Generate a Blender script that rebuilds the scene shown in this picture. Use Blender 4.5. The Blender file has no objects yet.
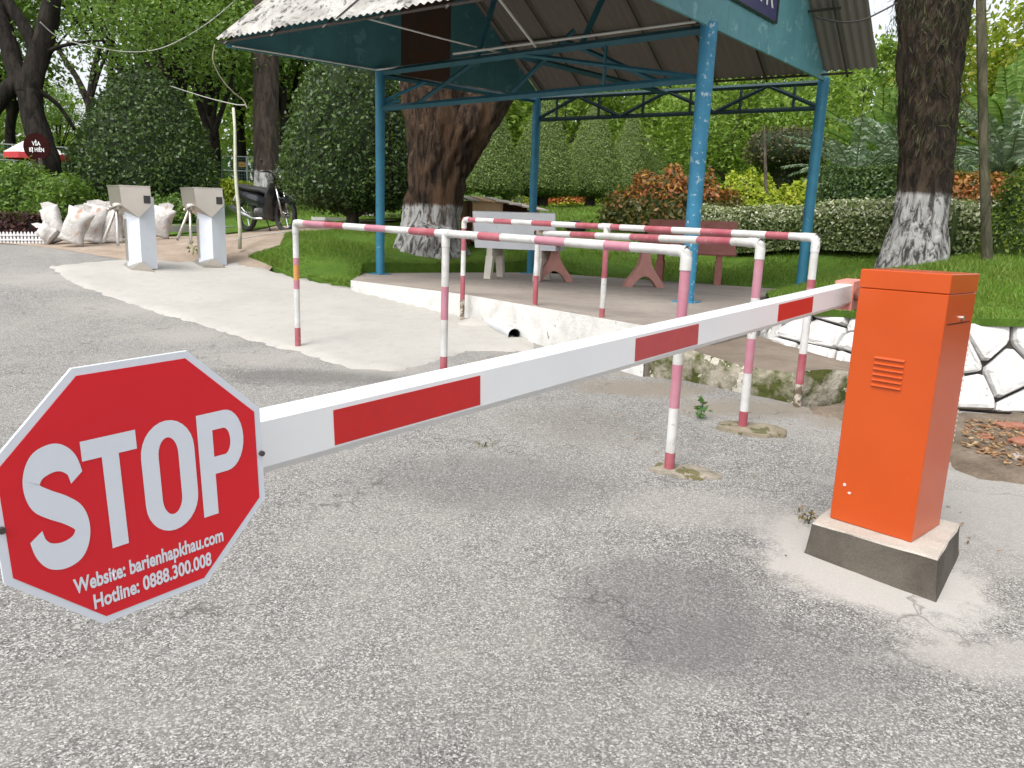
import bpy, math, random
import numpy as np
from mathutils import Vector, Matrix
from mathutils.geometry import delaunay_2d_cdt

random.seed(7)
RNG = np.random.default_rng(11)
SC = bpy.context.scene
COL = SC.collection

# ------------------------------------------------------------------ camera
FPX, CX, CY, EYE = 750.0, 512.0, 384.0, 1.1
PITCH, ROLL = math.radians(11.6), math.radians(2.1)
fwd = np.array([0, math.cos(PITCH), -math.sin(PITCH)])
_r0 = np.array([1.0, 0, 0]); _u0 = np.cross(_r0, fwd)
right = math.cos(ROLL) * _r0 + math.sin(ROLL) * _u0
up = -math.sin(ROLL) * _r0 + math.cos(ROLL) * _u0
cam = bpy.data.cameras.new('camera')
cam.sensor_width = 36.0
cam.lens = 36.0 * FPX / 1024.0
cam.clip_start = 0.05
cam.clip_end = 600
camo = bpy.data.objects.new('camera', cam)
COL.objects.link(camo)
m = Matrix.Identity(4)
for i in range(3):
    m[i][0] = right[i]; m[i][1] = up[i]; m[i][2] = -fwd[i]
m[2][3] = EYE
camo.matrix_world = m
SC.camera = camo

# ------------------------------------------------------------------ sky, sun, exposure
SUN_EL, SUN_AZ = math.radians(57), math.radians(-148)     # azimuth from +Y towards +X
world = bpy.data.worlds.new('World')
SC.world = world
world.use_nodes = True
wn = world.node_tree.nodes; wl = world.node_tree.links
wn.clear()
sky = wn.new('ShaderNodeTexSky')
sky.sky_type = 'NISHITA'; sky.sun_disc = False
sky.sun_elevation = SUN_EL; sky.sun_rotation = SUN_AZ
sky.air_density = 1.0; sky.dust_density = 4.0; sky.ozone_density = 0.6
hs = wn.new('ShaderNodeHueSaturation'); hs.inputs['Saturation'].default_value = 0.22
bg = wn.new('ShaderNodeBackground'); bg.inputs['Strength'].default_value = 0.15
wo = wn.new('ShaderNodeOutputWorld')
wl.new(sky.outputs[0], hs.inputs['Color']); wl.new(hs.outputs[0], bg.inputs[0]); wl.new(bg.outputs[0], wo.inputs[0])
sl = bpy.data.lights.new('sun', 'SUN')
sl.energy = 1.0; sl.angle = math.radians(24); sl.color = (1.0, 0.96, 0.9)
so = bpy.data.objects.new('sun', sl); COL.objects.link(so)
sd = Vector((math.sin(SUN_AZ) * math.cos(SUN_EL), math.cos(SUN_AZ) * math.cos(SUN_EL), math.sin(SUN_EL)))
so.rotation_euler = sd.to_track_quat('Z', 'Y').to_euler()
so.location = sd * 40
SC.view_settings.view_transform = 'Standard'
SC.view_settings.look = 'None'
SC.view_settings.gamma = 1.0
SC.view_settings.exposure = 0.95
SC.view_settings.use_curve_mapping = False

# ------------------------------------------------------------------ measuring helpers (pixel + distance -> point)
def U(x, y, d):
    return np.array([0, 0, EYE]) + d * (fwd + right * (x - CX) / FPX - up * (y - CY) / FPX)
def ATZ(x, y, z):
    v = fwd + right * (x - CX) / FPX - up * (y - CY) / FPX
    return np.array([0, 0, EYE]) + v * (z - EYE) / v[2]
def PX(p):
    v = np.asarray(p, float) - np.array([0, 0, EYE]); d = v @ fwd
    return CX + FPX * (v @ right) / d, CY - FPX * (v @ up) / d

# ------------------------------------------------------------------ materials
def nt(name):
    m = bpy.data.materials.new(name); m.use_nodes = True
    n = m.node_tree.nodes; n.clear()
    out = n.new('ShaderNodeOutputMaterial')
    return m, n, m.node_tree.links, out
def ramp(n, stops):
    r = n.new('ShaderNodeValToRGB'); e = r.color_ramp.elements
    while len(e) < len(stops): e.new(0.5)
    for k, (p, c) in enumerate(stops):
        e[k].position = p; e[k].color = (*c, 1) if len(c) == 3 else c
    return r
def noise(n, l, vec, scale, detail=6, rough=0.6, dist=0.0):
    t = n.new('ShaderNodeTexNoise'); t.inputs['Scale'].default_value = scale
    t.inputs['Detail'].default_value = detail; t.inputs['Roughness'].default_value = rough
    t.inputs['Distortion'].default_value = dist
    if vec is not None: l.new(vec, t.inputs['Vector'])
    return t
def mixc(n, l, fac, a, b, mode='MIX'):
    x = n.new('ShaderNodeMix'); x.data_type = 'RGBA'; x.blend_type = mode
    for sock, v in ((x.inputs[0], fac), (x.inputs[6], a), (x.inputs[7], b)):
        if hasattr(v, 'is_linked'): l.new(v, sock)
        elif isinstance(v, tuple): sock.default_value = (*v, 1) if len(v) == 3 else v
        else: sock.default_value = v
    return x.outputs[2]
def mth(n, l, op, a, b=None, clamp=False):
    x = n.new('ShaderNodeMath'); x.operation = op; x.use_clamp = clamp
    for sock, v in ((x.inputs[0], a), (x.inputs[1], b)):
        if v is None: continue
        if hasattr(v, 'is_linked'): l.new(v, sock)
        else: sock.default_value = v
    return x.outputs[0]
def geo_pos(n):
    return n.new('ShaderNodeNewGeometry')
def bump(n, l, h, strength=0.4, dist=0.01):
    b = n.new('ShaderNodeBump'); b.inputs['Strength'].default_value = strength; b.inputs['Distance'].default_value = dist
    l.new(h, b.inputs['Height']); return b.outputs[0]
def bsdf(n, l, out, col, rough=0.6, metal=0.0, spec=0.5, normal=None):
    p = n.new('ShaderNodeBsdfPrincipled')
    for key, v in (('Base Color', col), ('Roughness', rough), ('Metallic', metal)):
        if hasattr(v, 'is_linked'): l.new(v, p.inputs[key])
        elif isinstance(v, tuple): p.inputs[key].default_value = (*v, 1)
        else: p.inputs[key].default_value = v
    p.inputs['Specular IOR Level'].default_value = spec
    if normal is not None: l.new(normal, p.inputs['Normal'])
    l.new(p.outputs[0], out.inputs[0]); return p

MATS = {}
def worn(name, c1, c2, scale=6, lo=0.4, hi=0.7, rough=0.6, metal=0.0, spec=0.4, bmp=0.15, bscale=60, bd=0.004, dist=0.0, chips=None):
    """plain painted or solid surface: colour c1 with patches of c2, fine relief, optional paint chips"""
    if name in MATS: return MATS[name]
    m, n, l, out = nt(name)
    g = geo_pos(n); pos = g.outputs['Position']
    t = noise(n, l, pos, scale, 5, 0.65, dist)
    r = ramp(n, [(lo, c1), (hi, c2)]); l.new(t.outputs[0], r.inputs[0])
    c = r.outputs[0]
    if chips:
        cc, thr, sc = chips
        t2 = noise(n, l, pos, sc, 5, 0.7, 0.3)
        f = mth(n, l, 'GREATER_THAN', t2.outputs[0], thr)
        c = mixc(n, l, f, c, cc)
    t3 = noise(n, l, pos, bscale, 4, 0.6)
    bsdf(n, l, out, c, rough, metal, spec, bump(n, l, t3.outputs[0], bmp, bd))
    MATS[name] = m
    return m

def leaf_mat(name, stops, trans=0.35, rough=0.5, big=None):
    if name in MATS: return MATS[name]
    m, n, l, out = nt(name)
    g = geo_pos(n)
    r = ramp(n, stops); l.new(g.outputs['Random Per Island'], r.inputs[0])
    c = r.outputs[0]
    if big:
        t = noise(n, l, g.outputs['Position'], big[0], 3, 0.5)
        rr = ramp(n, [(0.38, (0.0, 0.0, 0.0)), (0.62, (1, 1, 1))]); l.new(t.outputs[0], rr.inputs[0])
        c = mixc(n, l, mth(n, l, 'MULTIPLY', rr.outputs[0], big[2]), c, big[1])
    p = n.new('ShaderNodeBsdfPrincipled'); l.new(c, p.inputs['Base Color']); p.inputs['Roughness'].default_value = rough
    p.inputs['Specular IOR Level'].default_value = 0.35
    tr = n.new('ShaderNodeBsdfTranslucent'); l.new(mixc(n, l, 0.5, c, (0.25, 0.4, 0.03)), tr.inputs[0])
    mx = n.new('ShaderNodeMixShader'); mx.inputs[0].default_value = trans
    l.new(p.outputs[0], mx.inputs[1]); l.new(tr.outputs[0], mx.inputs[2]); l.new(mx.outputs[0], out.inputs[0])
    MATS[name] = m
    return m

def m_asphalt():
    m, n, l, out = nt('asphalt')
    g = geo_pos(n); pos = g.outputs['Position']
    v = n.new('ShaderNodeTexVoronoi'); v.inputs['Scale'].default_value = 210; l.new(pos, v.inputs['Vector'])
    chips = ramp(n, [(0.0, (0.07, 0.068, 0.065)), (0.35, (0.17, 0.167, 0.16)), (0.7, (0.30, 0.293, 0.28)), (1.0, (0.60, 0.59, 0.56))])
    sep = n.new('ShaderNodeSeparateColor'); l.new(v.outputs['Color'], sep.inputs[0]); l.new(sep.outputs[0], chips.inputs[0])
    fine = noise(n, l, pos, 330, 2, 0.8)
    sharedn = noise(n, l, pos, 3.4, 5, 0.65)
    fr = ramp(n, [(0.36, (0.38, 0.38, 0.38)), (0.64, (1.45, 1.45, 1.45))]); l.new(fine.outputs[0], fr.inputs[0])
    c = mixc(n, l, 0.85, chips.outputs[0], fr.outputs[0], 'MULTIPLY')
    # pale dust lying in the hollows
    big = noise(n, l, pos, 0.75, 6, 0.62, 0.6)
    br = ramp(n, [(0.40, (0, 0, 0)), (0.66, (1, 1, 1))]); l.new(big.outputs[0], br.inputs[0])
    mid = noise(n, l, pos, 7, 4, 0.7)
    mr = ramp(n, [(0.36, (0, 0, 0)), (0.7, (1, 1, 1))]); l.new(mid.outputs[0], mr.inputs[0])
    fac = mth(n, l, 'MULTIPLY', mth(n, l, 'ADD', mth(n, l, 'MULTIPLY', br.outputs[0], 0.55), mth(n, l, 'MULTIPLY', mr.outputs[0], 0.38)), 0.72, True)
    c = mixc(n, l, fac, c, (0.36, 0.343, 0.315))
    # darker patches between the rail and the cabinet, below the arm and before the pad
    def blob(cx, cy, rx, ry, soft=0.5, ns=0.5, nsc=3.0):
        vs = n.new('ShaderNodeVectorMath'); vs.operation = 'SUBTRACT'; l.new(pos, vs.inputs[0]); vs.inputs[1].default_value = (cx, cy, 0)
        vm = n.new('ShaderNodeVectorMath'); vm.operation = 'MULTIPLY'; l.new(vs.outputs[0], vm.inputs[0]); vm.inputs[1].default_value = (1 / rx, 1 / ry, 0)
        ln = n.new('ShaderNodeVectorMath'); ln.operation = 'LENGTH'; l.new(vm.outputs[0], ln.inputs[0])
        d = mth(n, l, 'ADD', ln.outputs['Value'], mth(n, l, 'MULTIPLY', mth(n, l, 'SUBTRACT', sharedn.outputs[0], 0.5), ns * 2))
        return mth(n, l, 'DIVIDE', mth(n, l, 'SUBTRACT', 1.0, d), soft, True)
    c = mixc(n, l, mth(n, l, 'MULTIPLY', blob(0.52, 2.2, 0.36, 0.42, .35, .6), 0.42), c, (0.12, 0.12, 0.12))
    c = mixc(n, l, mth(n, l, 'MULTIPLY', blob(0.82, 1.95, 0.45, 0.28, .35, .6), 0.35), c, (0.13, 0.13, 0.13))
    c = mixc(n, l, mth(n, l, 'MULTIPLY', blob(-0.1, 3.2, 0.75, 0.45), 0.4), c, (0.12, 0.115, 0.11))
    c = mixc(n, l, mth(n, l, 'MULTIPLY', blob(-1.5, 5.15, 1.0, 0.28, 0.5, 0.8), 0.6), c, (0.12, 0.118, 0.11))
    c = mixc(n, l, mth(n, l, 'MULTIPLY', blob(0.4, 4.1, 0.5, 0.55, 0.6, 0.6), 0.35), c, (0.16, 0.145, 0.12))
    # cement spilled round the plinth and in a strip along the wall
    c = mixc(n, l, mth(n, l, 'MULTIPLY', blob(1.32, 2.55, 0.42, 0.48, 0.3, 0.8, 5), 0.88), c, (0.50, 0.48, 0.445))
    c = mixc(n, l, mth(n, l, 'MULTIPLY', blob(2.2, 3.0, 0.9, 0.7, 0.5, 0.9, 4), 0.7), c, (0.38, 0.362, 0.333))
    c = mixc(n, l, mth(n, l, 'MULTIPLY', blob(1.6, 2.0, 0.5, 0.16, 0.5, 1.0, 6), 0.7), c, (0.42, 0.40, 0.37))
    c = mixc(n, l, mth(n, l, 'MULTIPLY', blob(0.85, 2.95, 0.5, 0.25, 0.5, 0.8, 4), 0.45), c, (0.38, 0.36, 0.33))
    for bx_, by_, rx_, ry_ in ((-1.9, 5.75, .7, .45), (-2.8, 6.5, .8, .5), (-3.9, 7.4, .9, .6), (-5.2, 8.5, 1.2, .7), (-.9, 5.6, .7, .4)):
        c = mixc(n, l, mth(n, l, 'MULTIPLY', blob(bx_, by_, rx_, ry_, 0.8, .7), 0.7), c, (0.37, 0.35, 0.32))
    for bx_, by_, rx_, ry_ in ((.35, 5.75, .7, .5), (.9, 5.05, .6, .35), (1.45, 4.5, .5, .32), (2.2, 4.35, .7, .35), (3.2, 4.3, 1.0, .4)):
        c = mixc(n, l, mth(n, l, 'MULTIPLY', blob(bx_, by_, rx_, ry_, 0.5, .6), 0.75), c, (0.24, 0.205, 0.16))
    # cracks
    vc = n.new('ShaderNodeTexVoronoi'); vc.feature = 'DISTANCE_TO_EDGE'; vc.inputs['Scale'].default_value = 1.1
    dn = noise(n, l, pos, 2.2, 3, 0.7)
    va = n.new('ShaderNodeVectorMath'); va.operation = 'ADD'; l.new(pos, va.inputs[0])
    vsc = n.new('ShaderNodeVectorMath'); vsc.operation = 'SCALE'; l.new(dn.outputs['Color'], vsc.inputs[0]); vsc.inputs[3].default_value = 0.7
    l.new(vsc.outputs[0], va.inputs[1]); l.new(va.outputs[0], vc.inputs['Vector'])
    ck = ramp(n, [(0.0, (1, 1, 1)), (0.009, (0, 0, 0))]); l.new(vc.outputs['Distance'], ck.inputs[0])
    cm = noise(n, l, pos, 1.3, 3, 0.5)
    cmk = ramp(n, [(0.47, (0, 0, 0)), (0.55, (1, 1, 1))]); l.new(cm.outputs[0], cmk.inputs[0])
    crack = mth(n, l, 'MULTIPLY', ck.outputs[0], cmk.outputs[0])
    c = mixc(n, l, mth(n, l, 'MULTIPLY', crack, 0.6), c, (0.06, 0.055, 0.05))
    hgt = mth(n, l, 'ADD', mth(n, l, 'MULTIPLY', sep.outputs[1], 0.6), mth(n, l, 'MULTIPLY', fine.outputs[0], 1.0))
    bsdf(n, l, out, c, 0.88, 0, 0.3, bump(n, l, hgt, 0.75, 0.006))
    return m

def m_concrete(name, c1, c2, c3, sc=1.6):
    m, n, l, out = nt(name)
    g = geo_pos(n); pos = g.outputs['Position']
    a = noise(n, l, pos, sc, 9, 0.62, 0.4); r = ramp(n, [(0.35, c1), (0.6, c2)]); l.new(a.outputs[0], r.inputs[0])
    b = noise(n, l, pos, 9, 8, 0.7); rb = ramp(n, [(0.48, (0, 0, 0)), (0.75, (1, 1, 1))]); l.new(b.outputs[0], rb.inputs[0])
    c = mixc(n, l, mth(n, l, 'MULTIPLY', rb.outputs[0], 0.55), r.outputs[0], c3)
    f = noise(n, l, pos, 160, 4, 0.75); fr = ramp(n, [(0.35, (0.8, 0.8, 0.8)), (0.65, (1.12, 1.12, 1.12))]); l.new(f.outputs[0], fr.inputs[0])
    c = mixc(n, l, 1.0, c, fr.outputs[0], 'MULTIPLY')
    h = mth(n, l, 'ADD', mth(n, l, 'MULTIPLY', f.outputs[0], 0.4), b.outputs[0])
    bsdf(n, l, out, c, 0.9, 0, 0.25, bump(n, l, h, 0.4, 0.01))
    return m

def m_soil(name, c1, c2, c3):
    m, n, l, out = nt(name)
    g = geo_pos(n); pos = g.outputs['Position']
    a = noise(n, l, pos, 3, 9, 0.7); r = ramp(n, [(0.3, c1), (0.55, c2), (0.75, c3)]); l.new(a.outputs[0], r.inputs[0])
    f = noise(n, l, pos, 60, 6, 0.8); fr = ramp(n, [(0.3, (0.6, 0.6, 0.6)), (0.7, (1.3, 1.3, 1.3))]); l.new(f.outputs[0], fr.inputs[0])
    c = mixc(n, l, 1.0, r.outputs[0], fr.outputs[0], 'MULTIPLY')
    bsdf(n, l, out, c, 0.95, 0, 0.15, bump(n, l, f.outputs[0], 0.6, 0.02))
    return m

def m_bark(name, dark, light, wash=None, warm=None, sc=9):
    """stretched bark; wash=(z0, z1, colour): lime wash painted up to about z"""
    m, n, l, out = nt(name)
    tc = n.new('ShaderNodeTexCoord'); g = geo_pos(n)
    mp = n.new('ShaderNodeMapping'); mp.inputs['Scale'].default_value = (1, 1, 0.22); l.new(tc.outputs['Object'], mp.inputs[0])
    a = noise(n, l, mp.outputs[0], sc, 9, 0.7, 0.6)
    r = ramp(n, [(0.42, dark), (0.60, light)]); l.new(a.outputs[0], r.inputs[0]); c = r.outputs[0]
    if warm:
        w = noise(n, l, mp.outputs[0], 2.6, 4, 0.5); wr = ramp(n, [(0.48, (0, 0, 0)), (0.6, (1, 1, 1))]); l.new(w.outputs[0], wr.inputs[0])
        c = mixc(n, l, mth(n, l, 'MULTIPLY', wr.outputs[0], 0.75), c, warm)
    if wash:
        sx = n.new('ShaderNodeSeparateXYZ'); l.new(tc.outputs['Object'], sx.inputs[0])
        e = noise(n, l, tc.outputs['Object'], 5, 5, 0.6)
        zz = mth(n, l, 'ADD', sx.outputs[2], mth(n, l, 'MULTIPLY', mth(n, l, 'SUBTRACT', e.outputs[0], 0.5), 0.18))
        f = mth(n, l, 'DIVIDE', mth(n, l, 'SUBTRACT', wash[0], zz), 0.06, True)
        gaps = ramp(n, [(0.42, (0.12, 0.12, 0.12)), (0.54, (1, 1, 1))]); l.new(a.outputs[0], gaps.inputs[0])
        f = mth(n, l, 'MULTIPLY', f, gaps.outputs[0])
        c = mixc(n, l, f, c, wash[1])
    bsdf(n, l, out, c, 0.9, 0, 0.2, bump(n, l, a.outputs[0], 1.0, 0.09))
    return m

# ------------------------------------------------------------------ mesh helpers
ROOTLOC = {}
class MB:
    def __init__(s): s.v = []; s.f = []; s.mi = []
    def add(s, verts, faces, mi=0):
        o = len(s.v); s.v += [tuple(map(float, p)) for p in verts]
        s.f += [tuple(o + i for i in f) for f in faces]; s.mi += [mi] * len(faces)
        return s
    def box(s, c, size, ax=(1, 0), mi=0, bev=0.0):
        """box centred at c, size (along ax, across, z); ax is a plan direction"""
        ax = np.array([ax[0], ax[1]], float); ax /= np.linalg.norm(ax); ay = np.array([-ax[1], ax[0]])
        c = np.asarray(c, float); hx, hy, hz = [q / 2 for q in size]
        b = min(bev, hx * .9, hy * .9, hz * .9)
        if b <= 0:
            vs = [c + np.array([*(ax * i * hx + ay * j * hy), k * hz]) for k in (-1, 1) for j in (-1, 1) for i in (-1, 1)]
            return s.add(vs, [(0, 2, 3, 1), (4, 5, 7, 6), (0, 1, 5, 4), (2, 6, 7, 3), (0, 4, 6, 2), (1, 3, 7, 5)], mi)
        def ring(ix, iy, z, cut):
            p = [(-ix + cut, -iy), (ix - cut, -iy), (ix, -iy + cut), (ix, iy - cut), (ix - cut, iy), (-ix + cut, iy), (-ix, iy - cut), (-ix, -iy + cut)]
            return [c + np.array([*(ax * a + ay * e), z]) for a, e in p]
        vs = ring(hx - b, hy - b, -hz, b * .3) + ring(hx, hy, -hz + b, b) + ring(hx, hy, hz - b, b) + ring(hx - b, hy - b, hz, b * .3)
        fs = [tuple(range(7, -1, -1)), tuple(range(24, 32))]
        for k in range(3):
            for i in range(8): fs.append((k * 8 + i, k * 8 + (i + 1) % 8, k * 8 + 8 + (i + 1) % 8, k * 8 + 8 + i))
        return s.add(vs, fs, mi)
    def tube(s, pts, rad, n=10, mi=0, cap=True, flat=None):
        pts = [np.asarray(p, float) for p in pts]
        if not hasattr(rad, '__len__'): rad = [rad] * len(pts)
        vs = []; prev = None
        for i, p in enumerate(pts):
            t = pts[min(i + 1, len(pts) - 1)] - pts[max(i - 1, 0)]; t = t / (np.linalg.norm(t) + 1e-9)
            if prev is None:
                a = np.array([0, 0, 1.0]) if abs(t[2]) < 0.9 else np.array([1.0, 0, 0])
                x = np.cross(a, t)
            else: x = prev - t * (prev @ t)
            x /= np.linalg.norm(x); y = np.cross(t, x); prev = x
            for k in range(n):
                a = 2 * math.pi * k / n
                vs.append(p + rad[i] * (x * math.cos(a) + y * math.sin(a) * (flat or 1)))
        fs = []
        for i in range(len(pts) - 1):
            for k in range(n): fs.append((i * n + k, i * n + (k + 1) % n, (i + 1) * n + (k + 1) % n, (i + 1) * n + k))
        if cap: fs += [tuple(range(n - 1, -1, -1)), tuple((len(pts) - 1) * n + k for k in range(n))]
        return s.add(vs, fs, mi)
    def prism(s, poly, off, mi=0):
        """3D polygon extruded by vector off"""
        poly = [np.asarray(p, float) for p in poly]; off = np.asarray(off, float); n = len(poly)
        vs = poly + [p + off for p in poly]
        fs = [tuple(range(n)), tuple(range(2 * n - 1, n - 1, -1))] + [(i, i + n, (i + 1) % n + n, (i + 1) % n) for i in range(n)]
        return s.add(vs, fs, mi)
    def lathe(s, prof, c, n=16, mi=0):
        vs = []; c = np.asarray(c, float)
        for r, z in prof:
            for k in range(n):
                a = 2 * math.pi * k / n; vs.append(c + np.array([r * math.cos(a), r * math.sin(a), z]))
        fs = []
        for i in range(len(prof) - 1):
            for k in range(n): fs.append((i * n + k, i * n + (k + 1) % n, (i + 1) * n + (k + 1) % n, (i + 1) * n + k))
        return s.add(vs, fs, mi)
    def ellipsoid(s, c, r, nu=14, nv=9, mi=0, rot=None, jit=0.0, power=1.0):
        vs = []; c = np.asarray(c, float)
        for j in range(nv + 1):
            th = math.pi * j / nv
            for i in range(nu):
                ph = 2 * math.pi * i / nu
                d = np.array([math.sin(th) * math.cos(ph), math.sin(th) * math.sin(ph), math.cos(th)])
                d = np.sign(d) * np.abs(d) ** power
                p = d * np.array(r) * (1 + jit * math.sin(3.1 * ph + 2 * th) + jit * 0.7 * math.sin(5.3 * th + 1.7 * ph))
                if rot is not None: p = rot @ p
                vs.append(c + p)
        fs = []
        for j in range(nv):
            for i in range(nu): fs.append((j * nu + i, (j + 1) * nu + i, (j + 1) * nu + (i + 1) % nu, j * nu + (i + 1) % nu))
        return s.add(vs, fs, mi)
    def build(s, name, mats, parent=None, smooth=False, autos=None):
        me = bpy.data.meshes.new(name)
        loc = np.array(ROOTLOC.get(parent.name, (0, 0, 0)) if parent else (0, 0, 0))
        vs = (np.array(s.v) - loc).tolist() if len(s.v) else []
        me.from_pydata(vs, [], s.f)
        if not isinstance(mats, (list, tuple)): mats = [mats]
        for q in mats: me.materials.append(q)
        if len(mats) > 1: me.polygons.foreach_set('material_index', s.mi)
        if smooth: me.polygons.foreach_set('use_smooth', [True] * len(me.polygons))
        me.validate(); me.update()
        if smooth is True and autos is not None:
            try: me.set_sharp_from_angle(angle=math.radians(autos))
            except Exception: pass
        o = bpy.data.objects.new(name, me); COL.objects.link(o)
        if parent:
            o.parent = parent; ROOTLOC[o.name] = tuple(loc)
        return o

def tag(o, label, cat, group=None):
    o['label'] = label; o['category'] = cat; o['kind'] = 'thing'
    if group: o['group'] = group
    return o
def thing(name, label, cat, loc, group=None):
    o = bpy.data.objects.new(name, None); COL.objects.link(o)
    o.location = tuple(map(float, loc)); o.empty_display_size = 0.1
    ROOTLOC[o.name] = tuple(map(float, loc))
    return tag(o, label, cat, group)
def struct(o):
    o['kind'] = 'structure'; return o
def np_mesh(name, verts, faces, mats, parent=None, mi=None):
    """big mesh from arrays; faces (n,k)"""
    me = bpy.data.meshes.new(name); nf, k = faces.shape
    loc = np.array(ROOTLOC.get(parent.name, (0, 0, 0)) if parent else (0, 0, 0))
    verts = np.asarray(verts, np.float32) - loc.astype(np.float32)
    me.vertices.add(len(verts)); me.vertices.foreach_set('co', verts.ravel())
    me.loops.add(nf * k); me.loops.foreach_set('vertex_index', faces.ravel().astype(np.int32))
    me.polygons.add(nf); me.polygons.foreach_set('loop_start', np.arange(0, nf * k, k, dtype=np.int32))
    try: me.polygons.foreach_set('loop_total', np.full(nf, k, np.int32))
    except Exception: pass
    if not isinstance(mats, (list, tuple)): mats = [mats]
    for q in mats: me.materials.append(q)
    if mi is not None: me.polygons.foreach_set('material_index', np.asarray(mi, np.int32))
    me.update(calc_edges=True); me.validate()
    o = bpy.data.objects.new(name, me); COL.objects.link(o)
    if parent: o.parent = parent; ROOTLOC[o.name] = tuple(loc)
    return o
def copy_tree(o, loc=None, rz=None, scale=None, label=None, parent=None):
    c = o.copy(); COL.objects.link(c)
    if parent is not None: c.parent = parent
    if loc is not None: c.location = tuple(map(float, loc))
    if rz is not None: c.rotation_euler = (0, 0, rz)
    if scale is not None: c.scale = scale if hasattr(scale, '__len__') else (scale,) * 3
    if label: c['label'] = label
    for ch in [q for q in o.children]: copy_tree(ch, parent=c)
    return c

def unit(v): return v / (np.linalg.norm(v, axis=-1, keepdims=True) + 1e-9)
def leaf_arrays(pos, nrm, size, aspect=0.5, fold=0.25, rng=RNG, droop=0.0):
    """one folded four-point leaf at each position, lying roughly across nrm"""
    n = len(pos); nrm = unit(nrm)
    t = rng.normal(size=(n, 3)); t[:, 2] -= droop; t = unit(t - nrm * np.sum(t * nrm, 1, keepdims=True)); b = np.cross(nrm, t)
    size = np.asarray(size).reshape(-1, 1) * rng.uniform(0.7, 1.3, (n, 1))
    v0 = pos - t * size * .5; v2 = pos + t * size * .5
    v1 = pos + b * size * aspect * .5 - nrm * size * fold * .5; v3 = pos - b * size * aspect * .5 - nrm * size * fold * .5
    V = np.stack([v0, v1, v2, v3], 1).reshape(-1, 3)
    F = np.arange(n * 4).reshape(n, 4)
    return V, F
def rand_dirs(n, rng=RNG):
    return unit(rng.normal(size=(n, 3)))

# ------------------------------------------------------------------ terrain heights
def tps(pts):
    P = np.array([p[:2] for p in pts], float); z = np.array([p[2] for p in pts], float); n = len(P)
    d = np.linalg.norm(P[:, None] - P[None], axis=2); K = np.where(d > 0, d * d * np.log(d + 1e-12), 0)
    A = np.zeros((n + 3, n + 3)); A[:n, :n] = K + np.eye(n) * 0.02; A[:n, n] = 1; A[:n, n + 1:] = P; A[n, :n] = 1; A[n + 1:, :n] = P.T
    w = np.linalg.solve(A, np.concatenate([z, [0, 0, 0]]))
    def f(x, y):
        x = np.asarray(x, float); y = np.asarray(y, float)
        xs, ys = x.ravel(), y.ravel(); out = np.zeros(len(xs))
        d = np.sqrt((xs[:, None] - P[:, 0]) ** 2 + (ys[:, None] - P[:, 1]) ** 2)
        out = np.where(d > 0, d * d * np.log(d + 1e-12), 0) @ w[:n] + w[n] + xs * w[n + 1] + ys * w[n + 2]
        return out.reshape(x.shape) if x.shape else float(out[0])
    return f
back_pts = [tuple(U(*p)) for p in [(300, 250, 10.5), (430, 253, 12), (355, 223, 14), (265, 232, 14.5), (45, 235, 13), (150, 208, 17), (235, 200, 25), (266, 212, 18),
            (578, 208, 22), (500, 243, 13), (20, 243, 11.5), (110, 243, 11.5)]]
back_pts += [(-3.0, 9.9, .47), (0, 40, 2.7), (-25, 40, 2.6), (25, 40, 2.8), (0, 75, 3.2), (-40, 75, 3.0), (40, 75, 3.2), (-25, 20, 1.5), (-30, 10, .7)]
low_pts = [(-8, -4, -.05), (0, -4, -.05), (8, -4, -.05), (-8, 2, -.05), (0, 0, -.05), (8, 2, -.02), (1.4, 2.4, -.06), (.753, 3.382, .02), (1.284, 4.03, .06), (1.78, 4.57, .085), (-1.796, 6.18, .08),
           (-.55, 7.4, .19), (-1.94, 8.93, .32), (.27, 6.47, .12), (1.1, 5.5, .07), (-4.6, 9.3, .45), (-4.04, 10.08, .48), (3.2, 4.8, .05), (7, 4.6, .1), (-4.9, 7.2, .22), (-6.5, 9.6, .5), (-9, 12, .72), (-15, 8, .45), (15, 6, .2)]
T_low = tps(low_pts + back_pts + [(6, 12, .5), (15, 14, .8), (2, 9, .2)])
right_pts = [(3.6, 6.0, .68), (3.2, 5.15, .62), (2.7, 6.4, .60), (3.0, 7.4, .6), (3.1, 8.6, .52), (4.6, 5.3, .66), (7, 5.4, .68), (3.95, 10.0, .5), (.3, 12.2, .55)] + \
            [tuple(U(*p)) for p in [(820, 250, 11.5), (720, 252, 13), (990, 259, 9.5), (918, 263, 8.7), (670, 230, 14.5)]] + [(15, 12, 1.15), (20, 20, 1.7), (15, 5, .6)]
T_high = tps([p for p in low_pts if p[0] < -1.5] + back_pts + right_pts)
def G(x, y):
    """point where the pixel ray meets the low ground"""
    d = 1.0
    v = fwd + right * (x - CX) / FPX - up * (y - CY) / FPX
    for d in np.arange(.8, 60, .02):
        p = np.array([0, 0, EYE]) + v * d
        if p[2] < T_low(p[0], p[1]): return p
    return p
def on(f, x, y): return np.array([x, y, f(x, y)])

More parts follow.
